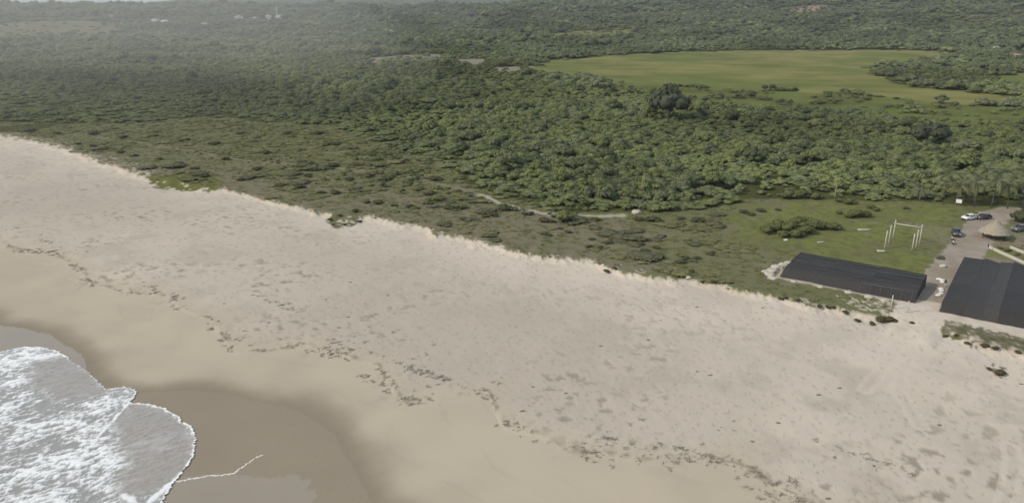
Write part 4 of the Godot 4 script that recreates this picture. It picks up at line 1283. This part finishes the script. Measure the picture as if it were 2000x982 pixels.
	for p in [[-15.9, 178.5], [-15.6, 177.2], [-15.3, 172.4], [-15.0, 171.2], [-14.9, 169.7], [-15.2, 168.2], [-16.6, 178.9]]:
		var o := part("white_sack", lump(720 + hk % 3, 0.25), M.sack, self, Transform3D(Basis(Vector3.UP, hk * 0.9).scaled(Vector3(0.62, 0.26, 0.40)), on(p[0], p[1], 0.18)))
		tag(o, "white filled sack lying on the road edge between the two shade houses", "sack", "white sacks between the shade houses")
		hk += 1
	# dark weed clumps scattered over the open sand
	for p in [[1290, 626], [1266, 664], [1173, 676], [1836, 830], [1388, 733], [1600, 771], [1640, 758], [1490, 602], [1362, 600], [1362, 726], [1105, 768], [1041, 756], [1020, 803], [684, 551], [757, 577], [636, 585], [680, 619], [661, 640], [524, 630], [1631, 893], [1708, 910], [1618, 974], [1520, 826], [933, 769], [875, 742], [810, 727], [718, 735], [437, 593], [336, 580], [300, 562], [1996, 750], [1470, 862]]:
		var at := hit(p[0], p[1])
		var o := part("weed_clump", lump(740 + hk % 5, 0.8), M.debris, self, Transform3D(Basis(Vector3.UP, hk * 1.7).scaled(Vector3(rng.randf_range(0.2, 0.42), rng.randf_range(0.06, 0.12), rng.randf_range(0.12, 0.28))), at + Vector3(0, 0.03, 0)))
		tag(o, "small dark clump of dried weed lying on the open sand", "weed", "weed clumps on the beach")
		hk += 1
	# vehicles
	car("white hatchback parked beside the sandy road facing the grass", "car", on(-17.6, 238.5), 0.35, M.white_paint, "hatch")
	car("dark pickup parked on the grass edge of the sandy road", "pickup", on(-18.4, 219.5), 1.15, M.dark_paint, "pickup")
	car("dark grey off-road car parked beyond the thatched shelter", "car", on(-5.3, 233.5), 0.30, M.grey_paint, "suv")
	car("dark car parked behind the white hatchback", "car", on(-14.4, 241.5), 0.2, M.dark_paint, "hatch")
	motorbike("motorbike with white tank parked nearest the dark pickup", on(-18.6, 213.6), 1.1)
	motorbike("motorbike with white tank parked next to the grass verge, away from the pickup", on(-17.9, 209.8), 1.25)
	# thatched shelter
	var h := thing("thatched_shelter", "round thatched shelter with pointed straw roof beside the road", "shelter", on(-10.3, 222.0), Basis(), "")
	var st := SurfaceTool.new()
	st.begin(Mesh.PRIMITIVE_TRIANGLES)
	var g := RandomNumberGenerator.new()
	g.seed = 3
	for tier in 4:
		var r0 := [0.08, 0.95, 1.85, 2.7][tier] as float
		var r1 := [1.15, 2.05, 2.9, 3.55][tier] as float
		var y0 := [4.9, 3.9, 3.15, 2.5][tier] as float
		var y1 := [3.72, 3.0, 2.3, 1.55][tier] as float
		for k in 36:
			var a0 := TAU * k / 36.0
			var a1 := TAU * (k + 1) / 36.0
			var dr := g.randf_range(-0.06, 0.18)
			var A := Vector3(cos(a0) * r0, y0, sin(a0) * r0)
			var B := Vector3(cos(a1) * r0, y0, sin(a1) * r0)
			var E := Vector3(cos(a1) * (r1 + dr), y1 - dr * 0.5, sin(a1) * (r1 + dr))
			var G := Vector3(cos(a0) * (r1 + dr), y1 - dr * 0.5, sin(a0) * (r1 + dr))
			for q in [A, B, E, A, E, G]: st.add_vertex(q)
	st.generate_normals()
	part("thatch_roof", st.commit(), M.thatch, h)
	part("roof_tip", cyl(0.16, 0.4, 8, 0.03), M.thatch, h, move(0, 4.7, 0))
	for k in 6:
		var a := TAU * k / 6.0
		post("post", h, cos(a) * 2.7, sin(a) * 2.7, 2.55, 0.10, M.dark_wood)
	# low pale walls edging the planted bed at the roadside
	for w in [[[-10.4, 211.6], [-2.0, 201.6], "long low pale wall between the road and the large shade house"], [[-6.2, 214.5], [2.0, 206.0], "second low pale wall behind the planted bed by the road"]]:
		var A := on(w[0][0], w[0][1])
		var B := on(w[1][0], w[1][1])
		var dir := B - A
		var o := thing("low_wall", w[2], "wall", A, Basis(Vector3.UP, atan2(-dir.z, dir.x)))
		var len := Vector2(dir.x, dir.z).length()
		var cnt := int(len / 0.62)
		for k in cnt:
			for row in 2:
				part("block", box(0.58, 0.24, 0.30), M.block[(k + row) % 2], o, move(0.31 + k * 0.62 + row * 0.2, 0.10 + row * 0.26, rng.randf_range(-0.015, 0.015)))
		part("coping", box(len, 0.06, 0.36), M.block[0], o, move(len / 2, 0.52, 0))
	for p in [[-6.4, 211.2, 1.9], [-4.4, 208.9, 1.6], [-2.2, 206.6, 2.0], [-8.0, 212.6, 1.4], [0.0, 204.6, 1.8]]:
		var o := part("garden_bush", mounds[hk % 4], M.shrub[1], self, Transform3D(Basis(Vector3.UP, hk).scaled(Vector3(p[2], p[2] * 0.8, p[2])), on(p[0], p[1], -0.05)))
		tag(o, "small green bush in the bed between the two low walls", "bush", "bushes in the roadside bed")
		hk += 1
	for p in [[-6.0, 243.0, 6.0, 3.4], [-1.5, 241.0, 6.5, 3.8], [-3.5, 247.0, 6.0, 4.0]]:
		var o := part("roadside_bush", mounds[hk % 4], M.shrub[0], self, Transform3D(Basis(Vector3.UP, hk).scaled(Vector3(p[2], p[3] / 0.55, p[2])), on(p[0], p[1], -0.1)))
		tag(o, "large rounded bush beside the grey off-road car", "bush", "large bushes by the grey car")
		hk += 1
	# white signboard under the palms
	var sg := thing("signboard", "small white signboard on two posts under the palms", "sign", on(-22.0, 254.0), SHORE)
	part("board", box(1.5, 1.1, 0.06), M.white_paint, sg, move(0, 1.45, 0))
	post("post", sg, -0.55, -0.06, 1.95, 0.05, M.dark_wood)
	post("post", sg, 0.55, -0.06, 1.95, 0.05, M.dark_wood)
	# the one big dark tree that stands above the thicket
	var bp := hit(1306, 236)
	var bt := thing("spreading_tree", "large dark spreading tree rising above the thicket below the field", "tree", bp, Basis(Vector3.UP, 0.6).scaled(Vector3(20, 24, 20)))
	part("trunk", trunks[1], M.bark, bt)
	part("crown", crown(900, 0.95, 22, 900, 0.40), M.leaf[4], bt)
	var bp2 := hit(1810, 285)
	var bt2 := thing("spreading_tree", "broad dark tree with bluish crown in the thicket above the palms", "tree", bp2, Basis(Vector3.UP, 2.6).scaled(Vector3(14, 15, 14)))
	part("trunk", trunks[2], M.bark, bt2)
	part("crown", crown(901, 0.9, 18, 700, 0.40), M.leaf[4], bt2)

func house(px: float, py: float, w: float, d: float, h: float, yaw: float, wall: Material, roof: Material, label: String) -> void:
	var at := hit(px, py)
	w *= 0.72
	d *= 0.8
	h *= 0.7
	var o := thing("house", label, "house", at + Vector3(0, 3.0, 0), Basis(Vector3.UP, yaw), "far houses among the trees")
	var wm := part("wall", box(w, h + 4.0, d), wall, o, move(0, h / 2 - 2.0, 0))
	part("roof", prism(PackedVector2Array([Vector2(-w * 0.54, h), Vector2(-w * 0.54, h + 0.25), Vector2(0, h + w * 0.16), Vector2(w * 0.54, h + 0.25), Vector2(w * 0.54, h)]), d * 0.54, d * 0.54, 0, 1), roof, o)
	part("door", box(1.1, 2.1, 0.12), M.dark_wood, wm, move(0.4, -(h / 2 - 2.0) + 1.05, d / 2))
	for k in 3:
		part("window", box(1.4, 1.2, 0.10), M.car_glass, wm, move(w * (-0.34 + 0.30 * k) - 0.5, -(h / 2 - 2.0) + h * 0.55, d / 2))

func build_far() -> void:
	house(216, 38, 18, 12, 9, 0.2, M.far_white, M.far_white, "single bright white far house among the trees past the straw field")
	house(303, 44, 26, 14, 6, -0.4, M.far_white, M.far_grey, "pale long far house with grey roof on the wooded plain")
	house(322, 47, 30, 14, 6, -0.5, M.far_pink, M.far_white, "pinkish long far house next to the pale long house")
	house(400, 53, 22, 12, 6, 0.1, M.far_grey, M.far_grey, "low grey far house standing alone in the woods")
	house(466, 39, 30, 14, 8, 0.1, M.far_white, M.far_grey, "white far house with grey roof at the edge of the village")
	house(498, 41, 26, 14, 7, 0.0, M.far_pink, M.far_grey, "pinkish far house within the village row")
	house(524, 38, 20, 14, 10, 0.1, M.far_white, M.far_white, "tall white far house in the middle of the village row")
	house(545, 38, 22, 14, 9, -0.2, M.far_white, M.far_grey, "white far house beside the mast")
	house(763, 67, 16, 10, 6, 0.2, M.far_white, M.far_white, "small white far house in a clearing of the plain")
	house(717, 65, 18, 10, 5, 0.0, M.far_grey, M.far_white, "low pale far house with white roof in the clearing")
	house(1873, 97, 9, 8, 5, 0.3, M.far_white, M.far_grey, "small white house at the far corner of the open field")
	house(1987, 117, 10, 8, 4.5, -0.5, M.far_pink, M.tile, "house with red tiled roof in the trees right of the field")
	house(1945, 101, 14, 8, 3.5, -0.1, M.far_grey, M.far_white, "long low pale house behind the wood right of the field")
	var m := thing("radio_mast", "thin pale radio mast rising by the far village houses", "mast", hit(541, 37))
	part("pole", tube_mesh([Vector3(0, 0, 0), Vector3(0, 34, 0)], [0.9, 0.5], 6), M.far_white, m)
	part("antenna", box(3.0, 1.0, 0.4), M.far_white, m, move(0, 30, 0))

# ---------------------------------------------------------------- people
func person_mesh() -> ArrayMesh:
	# joints in metres; the figure faces +z. [from, to, radius from, radius to, colour]
	var skin := Color(0.30, 0.19, 0.13)
	var shirt := Color(0.035, 0.035, 0.045)
	var pants := Color(0.42, 0.40, 0.38)
	var hair := Color(0.02, 0.018, 0.016)
	var bones := []
	var B := func(a: Vector3, b: Vector3, ra: float, rb: float, c: Color) -> void: bones.append([a, b, ra, rb, c])
	B.call(Vector3(0, 0.95, 0), Vector3(0, 1.18, 0), 0.145, 0.135, shirt)
	B.call(Vector3(0, 1.18, 0), Vector3(0, 1.38, 0), 0.145, 0.13, shirt)
	B.call(Vector3(-0.15, 1.40, 0), Vector3(0.15, 1.40, 0), 0.075, 0.075, shirt)
	B.call(Vector3(0, 1.42, 0), Vector3(0, 1.52, 0.01), 0.055, 0.05, skin)
	B.call(Vector3(0, 1.58, 0.02), Vector3(0, 1.65, 0.015), 0.078, 0.09, skin)
	B.call(Vector3(0, 1.66, -0.015), Vector3(0, 1.69, -0.01), 0.095, 0.085, hair)
	B.call(Vector3(0, 1.60, 0.10), Vector3(0, 1.585, 0.112), 0.016, 0.013, skin)
	for sg in [-1.0, 1.0]:
		B.call(Vector3(0.09 * sg, 0.93, 0), Vector3(0.10 * sg, 0.50, 0.02 * sg), 0.095, 0.068, pants)
		B.call(Vector3(0.10 * sg, 0.50, 0.02 * sg), Vector3(0.11 * sg, 0.10, -0.03 * sg), 0.066, 0.045, pants)
		B.call(Vector3(0.11 * sg, 0.05, -0.05 * sg), Vector3(0.13 * sg, 0.035, 0.14 - 0.03 * sg), 0.042, 0.035, hair)
		B.call(Vector3(0.19 * sg, 1.40, 0), Vector3(0.25 * sg, 1.12, 0.0), 0.055, 0.043, shirt)
		B.call(Vector3(0.25 * sg, 1.12, 0), Vector3(0.28 * sg, 0.87, 0.08), 0.042, 0.030, skin)
		B.call(Vector3(0.28 * sg, 0.86, 0.085), Vector3(0.285 * sg, 0.79, 0.10), 0.032, 0.034, skin)
		for f in 4:
			B.call(Vector3(0.285 * sg, 0.775, 0.075 + f * 0.020), Vector3(0.28 * sg, 0.70 - (0.02 if f == 1 or f == 2 else 0.0), 0.085 + f * 0.020), 0.010, 0.009, skin)
		B.call(Vector3(0.275 * sg, 0.83, 0.12), Vector3(0.26 * sg, 0.765, 0.155), 0.012, 0.010, skin)
		B.call(Vector3(0.082 * sg, 1.62, 0.0), Vector3(0.088 * sg, 1.60, 0.0), 0.018, 0.014, skin)
	var cell := 0.022
	var lo := Vector3(-0.36, -0.02, -0.24)
	var nx := 34
	var ny := 83
	var nz := 24
	var f := PackedFloat32Array()
	f.resize(nx * ny * nz)
	f.fill(0.5)
	for b in bones:
		var A: Vector3 = b[0]
		var E: Vector3 = b[1]
		var ra: float = b[2]
		var rb: float = b[3]
		var pad := maxf(ra, rb) + 0.06
		var mn := ((A.min(E) - Vector3.ONE * pad - lo) / cell).floor()
		var mx := ((A.max(E) + Vector3.ONE * pad - lo) / cell).ceil()
		var ax := E - A
		var l2 := maxf(ax.length_squared(), 1e-6)
		for i in range(maxi(0, int(mn.x)), mini(nx, int(mx.x) + 1)):
			for j in range(maxi(0, int(mn.y)), mini(ny, int(mx.y) + 1)):
				for k in range(maxi(0, int(mn.z)), mini(nz, int(mx.z) + 1)):
					var p := lo + Vector3(i, j, k) * cell
					var h := clampf((p - A).dot(ax) / l2, 0, 1)
					var d := p.distance_to(A + ax * h) - lerpf(ra, rb, h)
					var q := (i * ny + j) * nz + k
					var w := 0.03 if ra > 0.03 else 0.004
					var m := clampf(0.5 + 0.5 * (f[q] - d) / w, 0, 1)
					f[q] = lerpf(f[q], d, m) - w * m * (1.0 - m)
	var vid := {}
	var v := PackedVector3Array()
	var c := PackedColorArray()
	var idx := PackedInt32Array()
	var at := func(i: int, j: int, k: int) -> int: return (i * ny + j) * nz + k
	for i in nx - 1:
		for j in ny - 1:
			for k in nz - 1:
				var cnt := 0
				var sum := Vector3.ZERO
				var vals := []
				var inn := 0
				for n in 8:
					var val: float = f[((i + (n & 1)) * ny + j + ((n >> 1) & 1)) * nz + k + ((n >> 2) & 1)]
					vals.append(val)
					if val < 0.0: inn += 1
				if inn == 0 or inn == 8: continue
				for n in 8:
					for bit in [1, 2, 4]:
						if n & bit: continue
						var o: int = n | bit
						if (vals[n] < 0.0) == (vals[o] < 0.0): continue
						var t: float = vals[n] / (vals[n] - vals[o])
						sum += Vector3(n & 1, (n >> 1) & 1, (n >> 2) & 1).lerp(Vector3(o & 1, (o >> 1) & 1, (o >> 2) & 1), t)
						cnt += 1
				var p: Vector3 = lo + (Vector3(i, j, k) + sum / cnt) * cell
				vid[at.call(i, j, k)] = v.size()
				v.append(p)
				var best := 9.0
				var bc := skin
				for b in bones:
					var q := Geometry3D.get_closest_point_to_segment(p, b[0], b[1])
					var dd := p.distance_to(q) - maxf(b[2], b[3])
					if dd < best:
						best = dd
						bc = b[4]
				c.append(bc)
	for i in range(1, nx - 1):
		for j in range(1, ny - 1):
			for k in range(1, nz - 1):
				var here: bool = f[at.call(i, j, k)] < 0.0
				for ax in 3:
					var o := [i + (1 if ax == 0 else 0), j + (1 if ax == 1 else 0), k + (1 if ax == 2 else 0)]
					if here == (f[at.call(o[0], o[1], o[2])] < 0.0): continue
					var q := []
					for e in [[0, 0], [1, 0], [1, 1], [0, 1]]:
						var ii: int = i - (e[0] if ax == 1 else e[1] if ax == 2 else 0)
						var jj: int = j - (e[0] if ax == 2 else e[1] if ax == 0 else 0)
						var kk: int = k - (e[0] if ax == 0 else e[1] if ax == 1 else 0)
						q.append(vid.get(at.call(ii, jj, kk), -1))
					if q.has(-1): continue
					if here: q.reverse()
					idx.append_array([q[0], q[1], q[2], q[0], q[2], q[3]])
	var arr := []
	arr.resize(Mesh.ARRAY_MAX)
	arr[Mesh.ARRAY_VERTEX] = v
	arr[Mesh.ARRAY_COLOR] = c
	arr[Mesh.ARRAY_INDEX] = idx
	var raw := ArrayMesh.new()
	raw.add_surface_from_arrays(Mesh.PRIMITIVE_TRIANGLES, arr)
	var st := SurfaceTool.new()
	st.create_from(raw, 0)
	st.generate_normals()
	return st.commit()

func build_people() -> void:
	var mesh := person_mesh()
	var m := mat(1, 1, 1, 0.8)
	m.vertex_color_use_as_albedo = true
	for p in [[-10.4, 209.0, 0.6, "person in dark top and pale trousers standing on the road by the low wall"], [-14.9, 174.6, 2.2, "person in dark top and pale trousers standing between the two shade houses"]]:
		var o := part("person", mesh, m, self, Transform3D(Basis(Vector3.UP, p[2]), on(p[0], p[1], 0.0)))
		tag(o, p[3], "person")

# ---------------------------------------------------------------- materials
func materials() -> void:
	M.wet_sand = grained(mat(1, 1, 1, 0.7), 0.03, 0.95, 1.0, 9.0, 0.0, 3)
	M.wet_sand.vertex_color_use_as_albedo = true
	M.swash_film = mat(1, 1, 1, 0.24)
	M.swash_film.vertex_color_use_as_albedo = true
	M.beach_sand = grained(mat(1, 1, 1, 0.95), 0.035, 0.90, 1.0, 7.0, 1.6, 4, 1024)
	M.beach_sand.vertex_color_use_as_albedo = true
	M.ground = grained(mat(1, 1, 1, 0.95), 0.05, 0.78, 1.0, 6.0, 3.0, 5, 1024)
	M.ground.vertex_color_use_as_albedo = true
	M.ground.metallic_specular = 0.12
	M.wet_sand.metallic_specular = 0.22
	M.beach_sand.metallic_specular = 0.2
	M.sea_water = mat(1, 1, 1, 0.16)
	M.sea_water.vertex_color_use_as_albedo = true
	M.sea_foam = mat(1, 1, 1, 0.75)
	M.sea_foam.vertex_color_use_as_albedo = true
	M.foam_plain = mat(0.56, 0.54, 0.51, 0.8)
	M.open_sea = mat(0.10, 0.14, 0.15, 0.12)
	M.bark = mat(0.16, 0.13, 0.10, 0.9)
	M.leaf = []
	for c in TONES: M.leaf.append(leaf_mat(c))
	M.leaf.append(leaf_mat(Color(0.100, 0.116, 0.080)))
	M.leaf_mass = leaf_mat(Color(1, 1, 1))
	M.shrub = [leaf_mat(Color(0.108, 0.112, 0.066)), leaf_mat(Color(0.150, 0.166, 0.074)), leaf_mat(Color(0.115, 0.106, 0.066)), leaf_mat(Color(0.155, 0.158, 0.098))]
	M.debris = grained(mat(0.30, 0.265, 0.22, 0.95), 0.05, 0.6, 1.0, 2.0, 0.0, 8, 128)
	M.palm_bark = mat(0.10, 0.095, 0.085, 0.9)
	M.palm_leaf = mat(0.15, 0.165, 0.085, 0.6)
	M.palm_leaf.backlight_enabled = true
	M.palm_leaf.backlight = Color(0.3, 0.35, 0.2)
	M.white_wood = grained(mat(0.58, 0.57, 0.48, 0.9), 0.06, 0.75, 1.0, 2.0, 0.0, 9, 128)
	M.dark_wood = grained(mat(0.10, 0.085, 0.065, 0.9), 0.06, 0.7, 1.0, 2.0, 0.0, 10, 128)
	M.grey_wood = mat(0.26, 0.25, 0.21, 0.9)
	M.pole = mat(0.14, 0.13, 0.11, 0.9)
	M.net_rail = mat(0.13, 0.13, 0.125, 0.8)
	M.heap = grained(mat(0.50, 0.46, 0.39, 0.95), 0.06, 0.8, 1.0, 2.0, 4.0, 11, 256)
	M.sack = mat(0.62, 0.61, 0.60, 0.8)
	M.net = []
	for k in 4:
		var v: float = [0.050, 0.036, 0.043, 0.058][k]  # last tone is a lighter, sunlit copy of the net
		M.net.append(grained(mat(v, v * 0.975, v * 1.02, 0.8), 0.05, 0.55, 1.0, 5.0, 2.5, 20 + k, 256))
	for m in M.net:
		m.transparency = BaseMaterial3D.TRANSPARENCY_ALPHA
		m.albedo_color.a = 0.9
	M.thatch = grained(mat(0.46, 0.40, 0.31, 0.95), 0.09, 0.6, 1.0, 1.5, 3.0, 30, 256)
	M.block = [mat(0.50, 0.48, 0.42, 0.9), mat(0.45, 0.43, 0.38, 0.9)]
	M.white_paint = mat(0.72, 0.72, 0.73, 0.3)
	M.dark_paint = mat(0.030, 0.028, 0.036, 0.3)
	M.grey_paint = mat(0.085, 0.085, 0.105, 0.3)
	for k in ["white_paint", "dark_paint", "grey_paint"]:
		M[k].clearcoat_enabled = true
	M.car_glass = mat(0.02, 0.022, 0.026, 0.08)
	M.tyre = mat(0.02, 0.02, 0.02, 0.9)
	M.rim = mat(0.5, 0.5, 0.52, 0.35, 0.8)
	M.trim = mat(0.04, 0.04, 0.042, 0.6)
	M.lamp_glass = mat(0.75, 0.75, 0.75, 0.15)
	M.red_glass = mat(0.30, 0.03, 0.03, 0.2)
	M.far_white = mat(0.55, 0.55, 0.53, 0.8)
	M.far_grey = mat(0.42, 0.42, 0.41, 0.8)
	M.far_pink = mat(0.50, 0.42, 0.36, 0.8)
	M.tile = mat(0.24, 0.15, 0.11, 0.85)

func _ready() -> void:
	# camera, sky, sun, exposure
	var cam := Camera3D.new()
	cam.name = "camera"
	cam.fov = rad_to_deg(2.0 * atan(491.0 / F))
	cam.near = 0.5
	cam.far = 20000.0
	add_child(cam)
	cam.position = EYE
	cam.rotation = Vector3(-PITCH, 0, 0)
	cam.current = true
	var env := Environment.new()
	env.background_mode = Environment.BG_SKY
	var sky := ProceduralSkyMaterial.new()
	sky.sky_top_color = Color(0.61, 0.66, 0.72)
	sky.sky_horizon_color = Color(0.62, 0.64, 0.67)
	sky.ground_horizon_color = Color(0.60, 0.62, 0.64)
	sky.ground_bottom_color = Color(0.45, 0.44, 0.42)
	sky.sky_curve = 0.2
	sky.sun_angle_max = 20.0
	var sk := Sky.new()
	sk.sky_material = sky
	env.sky = sk
	env.tonemap_mode = Environment.TONE_MAPPER_LINEAR
	env.tonemap_exposure = 1.22
	env.background_energy_multiplier = 1.35
	env.sdfgi_enabled = true
	env.ssao_enabled = true
	env.ssil_enabled = true
	env.fog_enabled = true
	env.fog_density = 0.00006
	env.fog_light_color = Color(0.86, 0.89, 0.93)
	var we := WorldEnvironment.new()
	we.name = "world"
	we.environment = env
	add_child(we)
	env.volumetric_fog_enabled = true      # only for the bank of spray haze blown in from the surf
	env.volumetric_fog_density = 0.0
	for k in 3:
		var spray := FogVolume.new()
		spray.name = numbered("sea_spray_haze")
		spray.shape = RenderingServer.FOG_VOLUME_SHAPE_ELLIPSOID
		spray.size = [Vector3(760, 170, 900), Vector3(1100, 210, 1300), Vector3(2500, 320, 3200)][k]
		spray.position = [Vector3(-430, 20, -520), Vector3(-660, 20, -760), Vector3(-1300, 20, -1750)][k]
		var fm := FogMaterial.new()
		fm.density = [0.00026, 0.00016, 0.00006][k]
		fm.albedo = Color(0.92, 0.92, 0.90)
		spray.material = fm
		tag(spray, "thin bank of sea spray haze drifting over the coastal scrub", "haze", "sea spray haze", "stuff")
		add_child(spray)
	var sun := DirectionalLight3D.new()
	sun.name = "sun"
	sun.light_energy = 0.95
	sun.light_angular_distance = 2.0
	sun.light_color = Color(1.0, 0.94, 0.85)
	sun.shadow_enabled = true
	add_child(sun)
	sun.look_at_from_position(Vector3.ZERO, Vector3(0.78, -0.60, -0.25))
	rng.seed = 42
	for a in [[nA, 1, 0.012], [nB, 2, 0.06], [nC, 3, 0.28], [nD, 4, 0.9], [nE, 5, 0.17]]:
		a[0].seed = a[1]
		a[0].frequency = a[2]
		a[0].noise_type = FastNoiseLite.TYPE_SIMPLEX_SMOOTH
		a[0].fractal_octaves = 3 if a[1] == 5 else 2
	for p in [[940, 380], [975, 396], [1000, 405], [1040, 413], [1080, 419], [1130, 421], [1180, 422], [1215, 420]]: TRACK.append(flat(p[0], p[1]))
	for p in [[940, 380], [880, 365], [800, 345], [720, 335], [600, 322], [480, 314], [380, 296], [250, 275]]: TRACK_FAINT.append(flat(p[0], p[1]))
	for p in [[-17, 140], [-16.5, 156], [-15.6, 175], [-15.4, 195], [-14.6, 208], [-14.0, 222], [-13.6, 236], [-12.4, 247], [-8.0, 258]]: ROAD.append(ts(p[0], p[1]))
	for l in [[[1752, 622], [1748, 650], [1745, 680], [1735, 710], [1690, 760]], [[1830, 625], [1795, 660], [1770, 700], [1755, 760], [1800, 830]], [[1975, 870], [1984, 900], [1975, 930], [1965, 990]]]:
		var a := PackedVector2Array()
		for p in l: a.append(flat(p[0], p[1], 3.2))
		TYRES.append(a)
	lay_out()
	var e := hit(1575, 17)
	EARTH = Vector2(e.x, e.z)
	materials()
	var clock := Time.get_ticks_msec()
	build_terrain()
	print("terrain ", Time.get_ticks_msec() - clock)
	build_sea()
	print("sea ", Time.get_ticks_msec() - clock)
	build_woods()
	print("woods ", Time.get_ticks_msec() - clock)
	build_shrubs()
	build_grass()
	print("grass ", Time.get_ticks_msec() - clock)
	build_palms()
	build_sheds()
	build_things()
	build_far()
	build_people()
	print("all ", Time.get_ticks_msec() - clock)
